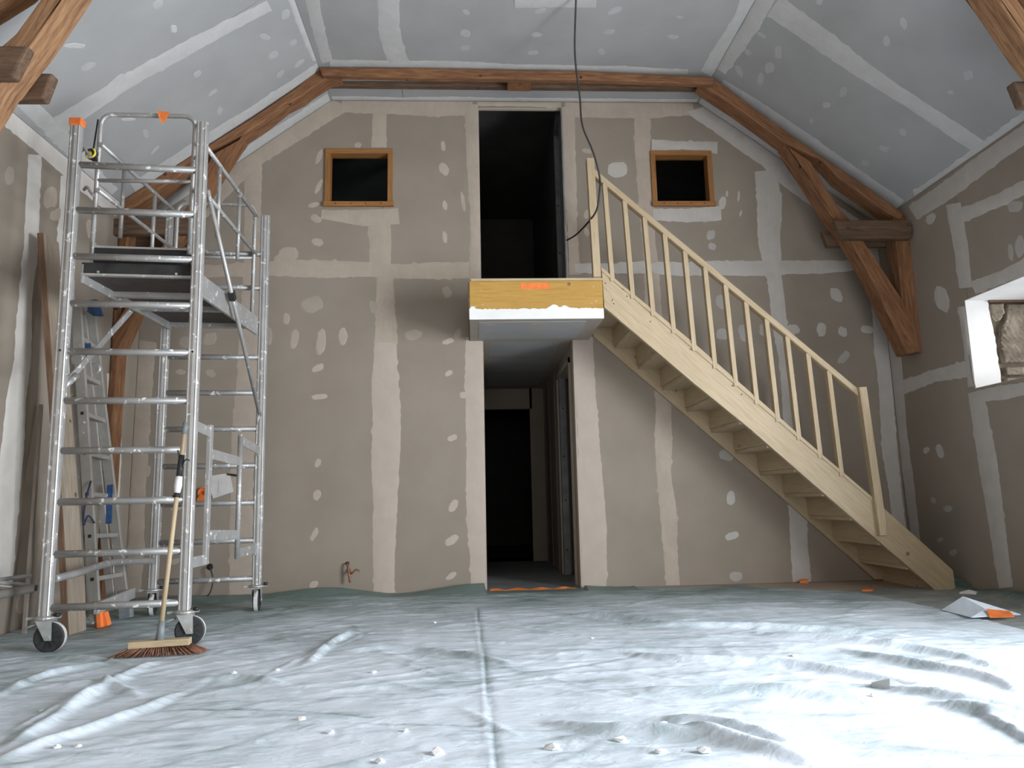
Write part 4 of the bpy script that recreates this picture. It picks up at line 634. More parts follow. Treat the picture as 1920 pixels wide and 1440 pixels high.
# guard rails
def ring_frame(x0, x1, y0, y1, zb, zt, r, rc):
    P = []; dirv = Vector((x1 - x0, y1 - y0, 0)); L = dirv.length; dirv.normalize(); o_ = Vector((x0, y0, 0))
    pt = lambda s, z: o_ + dirv * s + Vector((0, 0, z))
    P.append(pt(0, zb)); P += [pt(rc - rc * math.cos(t), zt - rc + rc * math.sin(t)) for t in np.linspace(0, math.pi / 2, 6)]
    P += [pt(L - rc + rc * math.sin(t), zt - rc + rc * math.cos(t)) for t in np.linspace(0, math.pi / 2, 6)]; P.append(pt(L, zb))
    bm = bmesh.new(); tube(bm, P, r, 10); return bm
gf = obj('guard_frame', ring_frame(-2.316, -1.742, 4.45, 4.47, 2.30, 3.215, 0.0145, 0.07), ALU, sc)
bm = bmesh.new(); tube(bm, [(-2.31, 4.45, 2.775), (-1.742, 4.47, 2.775)], 0.0125, 10); obj('mid_bar', bm, ALU, sc)
bm = bmesh.new(); v = [bm.verts.new(p) for p in ((-1.965, 4.44, 3.235), (-1.895, 4.445, 3.225), (-1.93, 4.44, 3.145), (-1.955, 4.435, 3.19))]
bm.faces.new(v); r = bmesh.ops.extrude_face_region(bm, geom=bm.faces[:]); bmesh.ops.translate(bm, verts=[x for x in r['geom'] if isinstance(x, bmesh.types.BMVert)], vec=(0, -0.006, 0)); o = obj('tape_flag', bm, ORANGE, sc); o['label'] = 'torn orange tape'
obj('guard_frame', ring_frame(-2.27, -1.69, 5.56, 5.60, 2.10, 3.09, 0.0145, 0.07), ALU, sc)
bm = bmesh.new(); tube(bm, [(-2.27, 5.56, 2.66), (-1.69, 5.60, 2.66)], 0.0125, 10); obj('mid_bar', bm, ALU, sc)
for xa, xb_ in ((-2.292, -2.262), (-1.66, -1.682)):
    for z in (3.0, 2.70):
        bm = bmesh.new(); tube(bm, [(xa, 4.42, z), (xb_, 5.62, z)], 0.014, 10); obj('guard_rail', bm, ALU, sc)
    for v in (0.25, 0.62):
        x = xa + (xb_ - xa) * v; y = 4.42 + 1.2 * v; bm = bmesh.new(); tube(bm, [(x, y, 3.0), (x, y, 2.50)], 0.013, 10); obj('guard_stile', bm, ALU, sc)
bm = bmesh.new(); tube(bm, [(-2.05, 5.3, 2.16), (-2.05, 5.3, 2.62)], 0.024, 10); obj('spigot', bm, ALU, sc)
for (x, y, z) in ((-1.70, 4.45, 3.12), (-1.70, 4.45, 2.90), (-1.70, 4.45, 2.68), (-2.345, 4.42, 2.68), (-2.345, 4.36, 2.90)):
    bm = bmesh.new(); tube(bm, smooth_path([(x - 0.03, y, z + 0.02), (x, y - 0.02, z + 0.03), (x + 0.02, y - 0.02, z), (x + 0.045, y - 0.03, z - 0.03)], 4), 0.009, 8); obj('hook', bm, ALU_D, sc)
# side braces
bm = bmesh.new(); tube(bm, [(-1.63, 4.42, 2.70), (-1.605, 5.60, 1.43)], 0.0145, 10); tube(bm, [(-1.605, 5.59, 1.45), (-1.62, 5.585, 1.36)], [0.012, 0.004], 8); obj('diagonal_brace', bm, ALU, sc)
bm = bmesh.new(); bar(bm, (-1.622, 4.90, 2.185), (-1.621, 4.94, 2.142), 0.04, 0.045); obj('brace_clip', bm, BLACK, sc)
bm = bmesh.new(); bar(bm, (-2.345, 4.32, 1.48), (-2.325, 5.05, 2.12), 0.008, 0.04); tube(bm, [(-2.35, 4.30, 1.45), (-2.33, 4.40, 1.54)], 0.02, 8); obj('diagonal_brace', bm, ALU, sc)
bm = bmesh.new(); tube(bm, smooth_path([(-2.335, 4.33, 0.385), (-2.335, 4.6, 0.395), (-2.33, 4.95, 0.42), (-2.32, 5.2, 0.41), (-2.312, 5.58, 0.385)], 4), 0.022, 10); obj('base_brace', bm, ALU, sc)
bm = bmesh.new(); bar(bm, (-1.632, 4.66, 0.417), (-1.634, 4.655, 1.262), 0.026, 0.05, (0, 1, 0)); obj('gate_bar', bm, ALU, sc, 0.003)
bm = bmesh.new(); tube(bm, [(-1.614, 5.205, 0.408), (-1.616, 5.195, 1.25)], 0.0175, 12); obj('gate_bar', bm, ALU, sc)
for a, c in (((-1.636, 4.40, 1.235), (-1.632, 4.65, 1.215)), ((-1.636, 4.40, 0.445), (-1.632, 4.65, 0.446)), ((-1.632, 4.67, 1.085), (-1.615, 5.19, 1.065)), ((-1.632, 4.67, 0.590), (-1.615, 5.19, 0.570)), ((-1.614, 5.21, 1.21), (-1.604, 5.62, 1.165)), ((-1.614, 5.21, 0.445), (-1.604, 5.62, 0.452))):
    bm = bmesh.new(); bar(bm, a, c, 0.008, 0.062); obj('hinge_plate', bm, ALU, sc, 0.002)
for z in (1.14, 1.20, 0.42, 0.48):
    bm = bmesh.new(); lathe(bm, [(0.013, -0.01), (0.013, 0.01)], (-1.615, 5.60, z), (1, 0, 0), 10); obj('bolt', bm, ZINC, sc)
for (px_, z) in ((FL, 1.665), (FR, 1.665)):
    bm = bmesh.new(); lathe(bm, [(0.007, 0), (0.007, 0.002)], (px_.x - 0.012, px_.y - 0.0262, z), (0, -1, 0), 10); obj('pin_hole', bm, BLACK, sc)

# tape measure hanging on the scaffold
tm = thing('tape_measure', 'black and yellow tape measure hooked on the left upright of the scaffold guard frame', 'tape measure', (-2.335, 4.43, 2.93))
bm = bmesh.new(); lathe(bm, [(0.026, -0.018), (0.034, -0.013), (0.036, 0), (0.034, 0.013), (0.026, 0.018)], (-2.345, 4.425, 2.935), (0.25, -1, 0.1), 20); bar(bm, (-2.345, 4.425, 2.905), (-2.312, 4.425, 2.905), 0.03, 0.02); obj('case', bm, BLACK, tm)
bm = bmesh.new(); tube(bm, [(-2.345 + 0.03 * math.cos(t), 4.405, 2.935 + 0.03 * math.sin(t)) for t in np.linspace(-2.6, 1.0, 12)], 0.0065, 8); lathe(bm, [(0.017, -0.020), (0.016, -0.022)], (-2.345, 4.425, 2.93), (0.25, 1, 0.1), 16); obj('case_band', bm, YELLOW, tm)
bm = bmesh.new(); bar(bm, (-2.338, 4.425, 2.965), (-2.325, 4.43, 3.17), 0.004, 0.009); obj('belt_clip_strap', bm, BLACK, tm)

# ------------------------------------------------------------------ broom leaning on the scaffold
br = thing('broom', 'push broom with wooden handle and brown bristles leaning against the scaffold front', 'broom', (-1.66, 4.09, 0))
A0, A1 = Vector((-1.80, 4.085, 0.062)), Vector((-1.505, 4.13, 0.066))
bm = bmesh.new(); bar(bm, A0, A1, 0.065, 0.034, (0, 0, 1)); obj('head', bm, PINE, br, 0.004, (1, 0, 0))
bm = bmesh.new(); rr = random.Random(3)
for i in range(34):
    for j in range(4):
        t = (i + 0.5) / 34; p = A0.lerp(A1, t) + Vector((0, (j - 1.5) * 0.016, -0.017)); sp = (t - 0.45) * 0.17 + rr.uniform(-0.012, 0.012)
        e = Vector((p.x + sp, p.y - 0.022 + (j - 1.5) * 0.012 + rr.uniform(-0.008, 0.008), 0.008 + rr.uniform(0, 0.004)))
        for q_ in range(2):
            o_ = Vector((rr.uniform(-0.004, 0.004), rr.uniform(-0.004, 0.004), 0)); tube(bm, [p + o_, p.lerp(e, 0.5) + o_ + Vector((-sp * 0.12, 0, 0.004)), e + o_ * 2.2], [0.0035, 0.003, 0.0018], 4)
o = obj('bristles', bm, BRISTLE, br); o['kind'] = 'stuff'
hb, ht = Vector((-1.655, 4.105, 0.085)), Vector((-1.650, 4.335 - 0.035, 1.235))
hb2 = hb.lerp(ht, 0.05)
bm = bmesh.new(); tube(bm, [hb - Vector((0, 0, 0.01)), hb.lerp(ht, 0.075)], [0.022, 0.016], 12); obj('ferrule', bm, GREYT, br)
bm = bmesh.new(); tube(bm, [hb.lerp(ht, 0.06), hb.lerp(ht, 0.5), hb.lerp(ht, 1.0)], 0.0125, 12); obj('handle', bm, PINE, br, grain=(0, 0.2, 1))
bm = bmesh.new(); tube(bm, [hb.lerp(ht, 0.945), hb.lerp(ht, 1.005)], 0.0145, 12); obj('end_cap', bm, GREYT, br)
bm = bmesh.new(); tube(bm, [hb.lerp(ht, 0.735), hb.lerp(ht, 0.84)], [0.0165, 0.0165], 12); tube(bm, smooth_path([hb.lerp(ht, 0.78) + Vector((0.014, -0.01, 0)), hb.lerp(ht, 0.80) + Vector((0.03, -0.01, 0.02)), hb.lerp(ht, 0.80) + Vector((0.052, -0.01, 0.014))], 4), 0.004, 6)
tube(bm, [hb.lerp(ht, 0.84) + Vector((-0.012, -0.01, 0)), hb.lerp(ht, 0.865) + Vector((-0.02, -0.012, 0))], 0.004, 6); obj('grip_tape', bm, BLACK, br)
bm = bmesh.new(); tube(bm, [hb.lerp(ht, 0.655), hb.lerp(ht, 0.69), hb.lerp(ht, 0.735)], [0.015, 0.021, 0.018], 10); obj('plaster_lump', bm, CRUMB, br)
bm = bmesh.new(); tube(bm, [hb.lerp(ht, 0.635), hb.lerp(ht, 0.655)], 0.0175, 12); tube(bm, [hb.lerp(ht, 0.645) + Vector((-0.02, -0.01, -0.004)), hb.lerp(ht, 0.645) + Vector((0.026, -0.01, 0.006))], 0.005, 6); obj('tie_strap', bm, BLACK, br)

# ------------------------------------------------------------------ ladder, plank, batten by the left wall
la = thing('ladder', 'old dull aluminium ladder leaning folded on the left wall behind the scaffold', 'ladder', (-2.47, 5.3, 0))
l0, l1 = Vector((-2.465, 5.10, 0.03)), Vector((-2.845, 5.30, 2.25)); r0, r1 = Vector((-2.455, 5.485, 0.03)), Vector((-2.845, 5.505, 2.22))
nv = (l1 - l0).cross(r0 - l0).normalized()
if nv.x < 0: nv = -nv
for a, c in ((l0, l1), (r0, r1)):
    bm = bmesh.new(); bar(bm, a, c, 0.026, 0.068, nv); obj('stile', bm, ALU_D, la, 0.003)
    bm = bmesh.new(); off = nv * -0.085; bar(bm, a + off + (c - a) * 0.02, a.lerp(c, 0.985) + off * 0.55 + (Vector((0, 0.03, 0)) if a is l0 else Vector((0, -0.03, 0))), 0.024, 0.055, nv); obj('rear_stile', bm, ALU_D, la, 0.003)
for k in range(1, 8):
    t = 0.125 * k
    bm = bmesh.new(); bar(bm, l0.lerp(l1, t), r0.lerp(r1, t), 0.03, 0.03); o = obj('rung', bm, ALU_D, la, 0.004)
    if k < 6:
        p = l0.lerp(l1, t); bm = bmesh.new(); bar(bm, p + Vector((0, -0.0145, 0)), p + Vector((0, -0.0125, 0)), 0.022, 0.022); obj('rung_plug', bm, BLACK, la)
for t in (0.80,):
    for a, c in ((l0, l1), (r0, r1)):
        p = a.lerp(c, t); bm = bmesh.new(); lathe(bm, [(0.035, -0.022), (0.045, -0.014), (0.045, 0.014), (0.035, 0.022)], p + nv * -0.01, (0, 1, 0.05), 16); obj('hinge', bm, ALU_D, la)
bm = bmesh.new(); bar(bm, l0 + Vector((0.02, -0.06, 0.10)), r0 + Vector((0.02, 0.06, 0.14)), 0.03, 0.075); obj('stabiliser', bm, ALU, la, 0.004)
bm = bmesh.new(); bar(bm, l0 + Vector((0.012, 0.01, 0.125)), l0 + Vector((0.03, 0.015, -0.026)), 0.07, 0.035); bar(bm, l0 + Vector((0.012, 0.02, 0.06)), l0 + Vector((0.035, 0.03, -0.028)), 0.045, 0.09); o = obj('foot', bm, ORANGE, la, 0.006); o['label'] = 'orange foot'
bm = bmesh.new(); bar(bm, r0 + Vector((-0.005, 0, 0.07)), r0 + Vector((0.01, 0, -0.026)), 0.05, 0.085); o = obj('foot', bm, GREYT, la, 0.005); o['label'] = 'blue grey rubber foot'
bs = thing('blue_strap', 'blue webbing strap tied over the top of the ladder behind the scaffold', 'strap', (-2.83, 5.42, 2.2))
bm = bmesh.new(); bar(bm, (-2.79, 5.40, 2.215), (-2.79, 5.50, 2.205), 0.05, 0.05); tube(bm, smooth_path([(-2.785, 5.37, 2.25), (-2.76, 5.42, 2.27), (-2.775, 5.48, 2.24), (-2.76, 5.50, 2.18)], 4), 0.016, 8); obj('knot', bm, BLUE, bs)
bm = bmesh.new(); bar(bm, (-2.745, 5.30, 1.93), (-2.735, 5.295, 1.80), 0.005, 0.045); obj('tail', bm, BLUE, bs)
bs2 = tag(obj('blue_strap', (lambda b_: (bar(b_, (-2.585, 5.42, 0.93), (-2.555, 5.375, 0.66), 0.005, 0.04), b_)[1])(bmesh.new()), BLUE), 'short blue strap end hanging between the lower ladder rungs', 'strap')
bm = bmesh.new(); tube(bm, smooth_path([(-2.585, 5.155, 0.95), (-2.58, 5.09, 0.80), (-2.565, 5.06, 0.66), (-2.56, 5.10, 0.72), (-2.535, 5.14, 0.67)], 5), 0.006, 6)
tag(obj('cord', bm, NAVY), 'dark blue cord looped round the front ladder stile', 'cord')

pk = thing('plank', 'long worn wooden plank standing on end against the left wall', 'plank', (-2.5, 4.85, 0))
bm = bmesh.new(); N = 14; rows = []
for i in range(N + 1):
    t = i / N; x = -2.478 - 0.335 * t + 0.02 * math.sin(math.pi * t) * 0.6; z = 0.004 + 2.56 * t; wob = 0.012 * math.sin(5 * t + 1)
    rows.append([bm.verts.new((x + dx, y + wob, z)) for dx, y in ((-0.045, 4.80), (0.0, 4.80), (0.0, 5.0 - 0.02 * t), (-0.045, 5.0 - 0.02 * t))])
for a, c in zip(rows, rows[1:]):
    for j in range(4): bm.faces.new((a[j], a[(j + 1) % 4], c[(j + 1) % 4], c[j]))
bm.faces.new(rows[0]); bm.faces.new(rows[-1])
ed = bmesh.new(); er = [[ed.verts.new((a_, b_ - c_, d_)) for a_, b_, c_, d_ in ((r_[0].co.x + 0.001, r_[0].co.y, 0.0, r_[0].co.z), (r_[1].co.x - 0.001, r_[1].co.y, 0.0, r_[1].co.z), (r_[1].co.x - 0.004, r_[1].co.y, 0.005, r_[1].co.z), (r_[0].co.x + 0.004, r_[0].co.y, 0.005, r_[0].co.z))] for r_ in rows]
for a, c in zip(er, er[1:]):
    for j in range(4): ed.faces.new((a[j], a[(j + 1) % 4], c[(j + 1) % 4], c[j]))
ed.faces.new(er[0]); ed.faces.new(er[-1])
obj('board', bm, PLANKW, pk, 0.004, (-0.15, 0, 1)); obj('waney_edge', ed, WANEY, pk, 0.0, (-0.15, 0, 1))['label'] = 'dark brown waney edge'
bm = bmesh.new(); bar(bm, (-2.78, 4.87, 0.008), (-2.895, 5.06, 1.46), 0.02, 0.02); tag(obj('batten', bm, COMP_WOOD, grain=(-0.12, 0.2, 1)), 'thin wooden batten leaning on the left wall beside the plank', 'batten')

sf = thing('scaffold_frame', 'spare scaffold frame of grey tubes standing at the left picture edge', 'scaffold', (-2.62, 3.9, 0))
bm = bmesh.new(); tube(bm, [(-2.6, 3.4, 0.31), (-2.6, 4.60, 0.312)], 0.026, 14); obj('tube', bm, ALU_D, sf)
bm = bmesh.new(); lathe(bm, [(0.019, 0), (0.019, 0.002)], (-2.6, 4.60, 0.312), (0, 1, 0), 12); lathe(bm, [(0.019, 0), (0.019, 0.002)], (-2.575, 4.595, 0.312), (1, 0.2, 0), 12); obj('tube_end', bm, BLACK, sf)
bm = bmesh.new(); tube(bm, [(-2.62, 3.4, 0.405), (-2.64, 4.64, 0.38)], 0.012, 10); obj('tube', bm, ALU, sf)
bm = bmesh.new(); tube(bm, [(-2.60, 4.0, 0.42), (-2.61, 4.56, 0.335)], 0.011, 10); obj('tube', bm, ALU, sf)
for y in (3.45, 4.12):
    bm = bmesh.new(); tube(bm, [(-2.6, y, 0.004), (-2.6, y, 0.32)], 0.022, 10); obj('leg', bm, ALU_D, sf)

# ------------------------------------------------------------------ dust sheets
def vnoise(x, y, seed):
    r = np.random.RandomState(seed); G = r.rand(64, 64); xi, yi = np.floor(x).astype(int), np.floor(y).astype(int); fx, fy = x - xi, y - yi
    fx, fy = fx * fx * (3 - 2 * fx), fy * fy * (3 - 2 * fy); g = lambda a, c: G[a % 64, c % 64]
    return (g(xi, yi) * (1 - fx) + g(xi + 1, yi) * fx) * (1 - fy) + (g(xi, yi + 1) * (1 - fx) + g(xi + 1, yi + 1) * fx) * fy - 0.5
def seg_dist(X, Y, P):
    D = np.full(X.shape, 9.0); Tt = np.zeros(X.shape); tot = len(P) - 1; S = np.zeros(X.shape)
    for i in range(tot):
        (ax, ay), (bx, by) = P[i], P[i + 1]; dx, dy = bx - ax, by - ay; L2 = dx * dx + dy * dy + 1e-9
        t = np.clip(((X - ax) * dx + (Y - ay) * dy) / L2, 0, 1); d = np.hypot(X - ax - t * dx, Y - ay - t * dy); sg = np.sign((X - ax) * dy - (Y - ay) * dx)
        k = d < D; D[k] = d[k]; Tt[k] = (i + t[k]) / tot; S[k] = sg[k]
    return D, Tt, S
def sheet(name, label, mat, x0, x1, y0, y1, step, keep, base, extra):
    xs_, ys_ = np.arange(x0, x1 + 1e-6, step), np.arange(y0, y1 + 1e-6, step); X, Y = np.meshgrid(xs_, ys_); sh = X.shape
    Xw, Yw = X + 0.05 * vnoise(X * 2, Y * 2, 1), Y + 0.05 * vnoise(X * 2, Y * 2, 2)
    Z = base + 0.006 * (vnoise(Xw * 1.2, Yw * 3.2, 3) + 0.5) + 0.0045 * (vnoise(Xw * 4 + Yw * 2, Yw * 9, 4) + 0.5) + 0.003 * (vnoise(Xw * 14, Yw * 14, 5) + 0.5)
    rg = np.abs(vnoise(Xw * 1.7 + 0.8 * Yw, Yw * 4.1 - 0.6 * Xw, 6)); Z += 0.002 * np.exp(-(rg / 0.022) ** 2) * (vnoise(X * 1.1, Y * 1.1, 7) > -0.05)
    rg = np.abs(vnoise(Xw * 3.1 - 1.4 * Yw, Yw * 3.0 + 1.1 * Xw, 8)); Z += 0.002 * np.exp(-(rg / 0.025) ** 2) * (vnoise(X * 1.3, Y * 1.3, 9) > 0.0)
    for sc_, am, wd_, sd in ((5.5, 0.0014, 0.05, 41), (8.0, 0.0014, 0.06, 43), (11.0, 0.0012, 0.07, 45)):
        a_ = 0.5 + 0.9 * vnoise(X * 0.6, Y * 0.6, sd + 7); rg = np.abs(vnoise((Xw * np.cos(a_) + Yw * np.sin(a_)) * sc_ * 0.35, (Yw * np.cos(a_) - Xw * np.sin(a_)) * sc_, sd))
        Z += am * np.exp(-(rg / wd_) ** 2) * np.clip(vnoise(X * 1.4, Y * 1.4, sd + 1) * 4 + 0.7, 0, 1)
    worn = np.zeros(sh); Z, worn = extra(X, Y, Z, worn)
    idx = -np.ones(sh, int); K = keep(X, Y); idx[K] = np.arange(K.sum())
    V = np.stack([X[K], Y[K], Z[K]], 1); q0 = idx[:-1, :-1]; q1 = idx[:-1, 1:]; q2 = idx[1:, 1:]; q3 = idx[1:, :-1]
    ok = (q0 >= 0) & (q1 >= 0) & (q2 >= 0) & (q3 >= 0); F = np.stack([q0[ok], q1[ok], q2[ok], q3[ok]], 1)
    me = bpy.data.meshes.new(name); me.from_pydata(V.tolist(), [], F.tolist()); me.materials.append(mat)
    at = me.attributes.new('worn', 'FLOAT', 'POINT'); at.data.foreach_set('value', worn[K].astype(np.float32))
    me.polygons.foreach_set('use_smooth', [True] * len(me.polygons)); me.update()
    o = bpy.data.objects.new(name, me); C.objects.link(o); return tag(o, label, 'sheet')
EDGE = SHAPES['edge']
def keep_main(X, Y):
    wob = 0.05 * vnoise(X * 3, Y * 0 + 3.3, 21); yb = np.interp(X, [-3, 1.1, 1.5, 2.27, 2.6], [6.44, 6.44, 6.40, 6.31, 6.05]) + wob * (X < 1.2) * 0.5
    ey = np.array([0, 3.9] + [e[1] for e in EDGE[::-1]]); ex_ = np.array([3.78, 3.0] + [e[0] for e in EDGE[::-1]]); o_ = np.argsort(ey)
    xr = np.interp(Y, ey[o_], ex_[o_]); xr = np.where(Y < 4.0, 3.78, xr)
    return (Y < yb) & (X < xr)
def extra_main(X, Y, Z, worn):
    for i, P in enumerate(SHAPES['ridges']):
        P = [tuple(p) for p in smooth_path([(a, c, 0) for a, c in P], 4)]; P = [(p[0], p[1]) for p in P]; D, Tt, S = seg_dist(X, Y, P)
        ww = np.where(S > 0, 0.028, 0.055) * (1.0 if i < 11 else 0.62); hh = (0.034 if i < 11 else 0.024) * np.sqrt(np.clip(np.sin(np.pi * np.clip(Tt, 0.02, 0.98)), 0, 1))
        Z = Z + hh * np.exp(-(D / ww) ** 2); worn = worn + 0.08 * np.exp(-(D / 0.05) ** 2) * (S > 0)
    for P in SHAPES['creases']:
        D, Tt, S = seg_dist(X, Y, P); Z = Z - 0.004 * np.exp(-(D / 0.010) ** 2) + 0.003 * np.exp(-((D - 0.018) / 0.010) ** 2) * (S > 0); worn = worn + 0.42 * np.exp(-(D / 0.008) ** 2)  # crease shade drawn as a dark line through the colour mask
    rf = np.random.RandomState(5)
    for _ in range(420):      # many fine straight-ish creases, fanning out like the folds of the unrolled sheet
        cx_, cy_ = rf.uniform(-2.8, 3.6), rf.uniform(1.3, 6.2); an = rf.normal(0.62 if cx_ < -0.6 else -0.22, 0.35) + (rf.rand() < 0.15) * rf.uniform(-1.2, 1.2)
        ln = rf.uniform(0.15, 0.75); hh = rf.uniform(0.0015, 0.007) * (1 if rf.rand() < 0.8 else -0.6); ww = rf.uniform(0.010, 0.024); k_ = rf.uniform(-0.25, 0.25)
        m_ = (np.abs(X - cx_) < ln + 0.1) & (np.abs(Y - cy_) < ln + 0.1)
        if not m_.any(): continue
        u = (X[m_] - cx_) * np.cos(an) + (Y[m_] - cy_) * np.sin(an); v = -(X[m_] - cx_) * np.sin(an) + (Y[m_] - cy_) * np.cos(an) - k_ * u * u
        f = np.clip(1 - (u / ln) ** 2, 0, 1) ** 0.7 * np.exp(-(v / np.where(v > 0, ww, ww * 1.8)) ** 2); Z[m_] += hh * f; worn[m_] += 0.10 * f
    e = np.clip((Y - 6.18) / 0.22, 0, 1) * (X < 1.35); n_ = vnoise(X * 1.6, Y * 0 + 5.5, 12) + 0.35
    Z = Z + e * np.clip(n_, 0, 1) * 0.085 * (np.abs(X - 0.5) > 0.42); worn = worn + 0.75 * e + 0.25 * np.clip((Y - 5.1) / 1.2, 0, 1) + 0.26 * np.clip((Y - 3.6) / 2.4, 0, 1)
    worn = worn + 0.20 * np.clip((-0.7 - X) / 1.5, 0, 1) * np.clip((Y - 2.4) / 1.5, 0, 1)
    for w_, rad in (((FL.x, FL.y - 0.02), 0.10), ((FR.x, FR.y - 0.02), 0.10), ((BL.x, BL.y), 0.10), ((BR.x, BR.y), 0.10), ((-1.65, 4.09), 0.22), ((-2.47, 5.1), 0.12), ((-2.46, 5.48), 0.1), ((-2.48, 4.9), 0.15)):
        f = np.exp(-(np.hypot(X - w_[0], Y - w_[1]) / rad) ** 4); Z = Z * (1 - f) + 0.003 * f
    return np.maximum(Z, 0.002), worn
sheet('dust_sheet', 'large white-dusted green dust sheet spread wrinkled over most of the floor', SHEET, -2.9, 3.78, 1.2, 6.46, 0.014, keep_main, 0.002, extra_main)
def keep_r(X, Y): return (Y < 5.85 + 0.06 * vnoise(X * 4, Y * 0, 31)) & (X > 2.80)
def extra_r(X, Y, Z, worn):
    Z = 0.0015 + (Z - 0.0012) * np.clip((X - 3.0) / 0.15, 0.05, 1); e = np.clip((Y - 5.62) / 0.18, 0, 1) * (X > 3.72) + np.clip((X - 3.66) / 0.1, 0, 1) * (Y > 4.9)
    Z = Z + e * 0.05 * (vnoise(X * 5, Y * 5, 33) + 0.5); return Z, worn + 0.12 + 0.5 * np.clip(e, 0, 1)
sheet('dust_sheet', 'smaller greyish green dust sheet lying along the right wall at the stair foot', SHEET_G, 2.8, 3.80, 4.02, 5.9, 0.02, keep_r, 0.001, extra_r)
# turned-up corner with orange tape
fc = thing('sheet_flap', 'turned-up corner of the dust sheet with an orange patch near the right wall', 'sheet', (3.0, 4.4, 0))
bm = bmesh.new(); v = [bm.verts.new(p) for p in ((2.95, 4.72, 0.012), (3.02, 4.60, 0.11), (3.20, 4.36, 0.03), (2.90, 4.36, 0.022), (3.06, 4.46, 0.05))]
bm.faces.new((v[0], v[1], v[4])); bm.faces.new((v[1], v[2], v[4])); bm.faces.new((v[2], v[3], v[4])); bm.faces.new((v[3], v[0], v[4])); o = obj('fold', bm, SHEET, fc)
md = o.modifiers.new('s', 'SOLIDIFY'); md.thickness = 0.003
bm = bmesh.new(); v = [bm.verts.new(p) for p in ((2.99, 4.33, 0.026), (3.12, 4.30, 0.03), (3.15, 4.38, 0.05), (3.04, 4.42, 0.06))]; bm.faces.new(v); o = obj('orange_patch', bm, ORANGE, fc); md = o.modifiers.new('s', 'SOLIDIFY'); md.thickness = 0.003

# ------------------------------------------------------------------ small things

cp = smooth_path([(0.805, 4.985, 4.497), (0.807, 5.0, 4.462), (0.815, 5.2, 4.156), (0.864, 5.35, 3.889), (0.884, 5.4, 3.668), (0.969, 5.45, 3.47), (1.021, 5.5, 3.291), (1.02, 5.52, 3.166), (0.999, 5.58, 3.034), (0.945, 5.75, 2.989), (0.906, 6.1, 3.027), (0.875, 6.47, 3.112)], 6)
bm = bmesh.new(); tube(bm, cp, 0.0075, 8); tag(obj('cable', bm, BLACK), 'thin black cable hanging from the flat ceiling to the upper doorway', 'cable')
bm = bmesh.new(); tube(bm, smooth_path([(-2.236, 6.49, 0.254), (-2.215, 6.44, 0.26), (-2.18, 6.42, 0.16), (-2.20, 6.40, 0.05), (-2.28, 6.38, 0.02), (-2.42, 6.36, 0.018)], 6), 0.006, 8)
lathe(bm, [(0.028, 0), (0.024, 0.004)], (-2.236, 6.499, 0.262), (0, -1, 0), 12); tag(obj('cable', bm, BLACK), 'short dark cable looping out of a wall hole near the floor behind the scaffold', 'cable')
cu = thing('copper_pipe', 'bent copper pipe stubs sticking out of the wall near the floor', 'pipe', (-1.06, 6.5, 0.2))
bm = bmesh.new(); tube(bm, smooth_path([(-1.09, 6.52, 0.262), (-1.085, 6.46, 0.258), (-1.07, 6.44, 0.20), (-1.055, 6.43, 0.11)], 5), 0.009, 8); obj('pipe', bm, COPPER, cu)
bm = bmesh.new(); tube(bm, smooth_path([(-1.08, 6.50, 0.22), (-1.06, 6.45, 0.19), (-1.04, 6.43, 0.185), (-1.005, 6.42, 0.215), (-0.975, 6.42, 0.20)], 5), 0.007, 8); obj('pipe', bm, COPPER, cu)
bm = bmesh.new(); lathe(bm, [(0.016, 0), (0.014, 0.004)], (-1.09, 6.499, 0.262), (0, -1, 0), 12); obj('hole', bm, BLACK, cu)
# paper sheet with a drawn outline, taped to the wall behind the scaffold
pa = thing('paper', 'creased paper note taped askew on the wall behind the scaffold', 'paper', (-2.18, 6.5, 0.93))
def quad_slab(P, y0, y1, mat, name, par):
    bm = bmesh.new(); prism(bm, P, y0, y1); return obj(name, bm, mat, par)
quad_slab([(-2.286, 1.019), (-2.10, 1.045), (-2.062, 0.884), (-2.234, 0.829)], 6.492, 6.496, PAPERM, 'paper', pa)
quad_slab([(-2.19, 0.985), (-2.12, 0.995), (-2.10, 0.90), (-2.19, 0.875)], 6.489, 6.492, PAPERM, 'paper_flap', pa)
bm = bmesh.new(); bar(bm, (-2.12, 6.488, 1.035), (-2.03, 6.488, 1.02), 0.008, 0.016); obj('tape', bm, BLACK, pa)
ob = thing('wall_box', 'orange electrical box in the wall beside the paper note', 'electrical box', (-2.31, 6.5, 0.86))
bm = bmesh.new(); lathe(bm, [(0.045, 0), (0.045, 0.03), (0.036, 0.03), (0.034, 0.008)], (-2.31, 6.5, 0.88), (0.1, -1, 0.1), 18); bar(bm, (-2.34, 6.475, 0.80), (-2.30, 6.47, 0.86), 0.03, 0.05); obj('box', bm, ORANGE, ob)
bm = bmesh.new(); bar(bm, (-2.275, 6.46, 0.90), (-2.265, 6.46, 0.79), 0.02, 0.02); obj('wire', bm, BLACK, ob)
def scrap(name, label, pts, h, mat, cat):
    bm = bmesh.new(); c = Vector((sum(p[0] for p in pts) / len(pts), sum(p[1] for p in pts) / len(pts), h + max(p[2] for p in pts)))
    vs = [bm.verts.new(p) for p in pts]; t = bm.verts.new(c); n = len(vs); lo = [bm.verts.new((p[0], p[1], 0.003)) for p in pts]
    for i in range(n):
        bm.faces.new((vs[i], vs[(i + 1) % n], t)); bm.faces.new((lo[i], lo[(i + 1) % n], vs[(i + 1) % n], vs[i]))
    bm.faces.new(lo[::-1]); return tag(obj(name, bm, mat), label, cat)
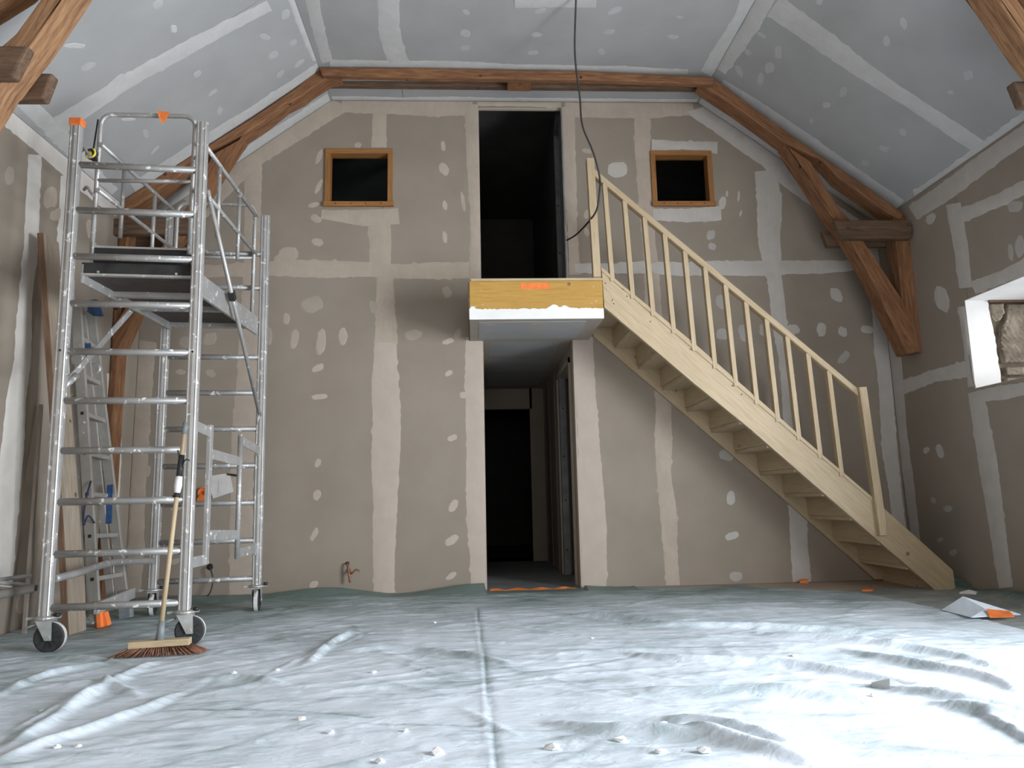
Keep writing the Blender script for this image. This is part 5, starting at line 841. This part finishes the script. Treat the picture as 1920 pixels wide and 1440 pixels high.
scrap('tape_scrap', 'scrap of orange tape at the wall foot just right of the scaffold', [(-1.56, 6.38, 0.012), (-1.50, 6.34, 0.014), (-1.45, 6.38, 0.012), (-1.50, 6.43, 0.014)], 0.01, ORANGE, 'tape')
scrap('tape_scrap', 'scrap of orange tape crumpled at the wall foot under the stairs', [(2.78, 6.42, 0.02), (2.85, 6.40, 0.03), (2.87, 6.46, 0.03), (2.80, 6.48, 0.02)], 0.008, ORANGE, 'tape')
scrap('tape_scrap', 'scrap of orange tape on the floor near the lowest stair', [(3.0, 5.80, 0.012), (3.07, 5.77, 0.014), (3.12, 5.82, 0.012), (3.05, 5.87, 0.016)], 0.006, ORANGE, 'tape')
scrap('plaster_lump', 'flat white plaster lump on the floor beside the stair foot', [(3.56, 5.46, 0.02), (3.66, 5.42, 0.022), (3.70, 5.46, 0.02), (3.62, 5.50, 0.02)], 0.014, CRUMB, 'plaster')
scrap('film_scrap', 'small crumpled scrap of green film on the bright sheet at right', [(1.53, 2.95, 0.03), (1.57, 2.89, 0.03), (1.64, 2.86, 0.026), (1.63, 2.92, 0.03), (1.57, 2.97, 0.028)], 0.02, SHEET_G, 'film')
bm = bmesh.new(); N = 24; pr_ = []
for i in range(N + 1):
    x = 0.11 + 0.74 * i / N; pr_.append((bm.verts.new((x, 6.435 + 0.012 * math.sin(i * 1.3), 0.008)), bm.verts.new((x, 6.47 + 0.008 * math.sin(i * 0.9), 0.016 + 0.006 * math.sin(i)))))
for a, c in zip(pr_, pr_[1:]): bm.faces.new((a[0], c[0], c[1], a[1]))
o = obj('tape_strip', bm, ORANGE); md = o.modifiers.new('s', 'SOLIDIFY'); md.thickness = 0.003; tag(o, 'long orange tape strip lying across the lower doorway threshold', 'tape')
# loose plaster crumbs on the sheet
sheet_ob = bpy.data.objects['dust_sheet']; sv = np.array([v.co[:] for v in sheet_ob.data.vertices])
for i, (x, y) in enumerate(SHAPES['crumbs']):
    k = np.argmin((sv[:, 0] - x) ** 2 + (sv[:, 1] - y) ** 2); z = sv[k, 2]; r = random.uniform(0.006, 0.017) * (1.3 if y < 2.6 else 1.0)
    bm = bmesh.new(); bmesh.ops.create_icosphere(bm, subdivisions=1, radius=r)
    for v in bm.verts: v.co = Vector((v.co.x * random.uniform(0.8, 1.7), v.co.y * random.uniform(0.7, 1.2), v.co.z * random.uniform(0.4, 0.8)))
    bmesh.ops.translate(bm, verts=bm.verts, vec=(x, y, z + r * 0.35))
    tag(obj('plaster_crumb', bm, CRUMB), 'small white plaster crumb lying loose on the dust sheet', 'crumb', 'plaster crumbs scattered over the dust sheet')
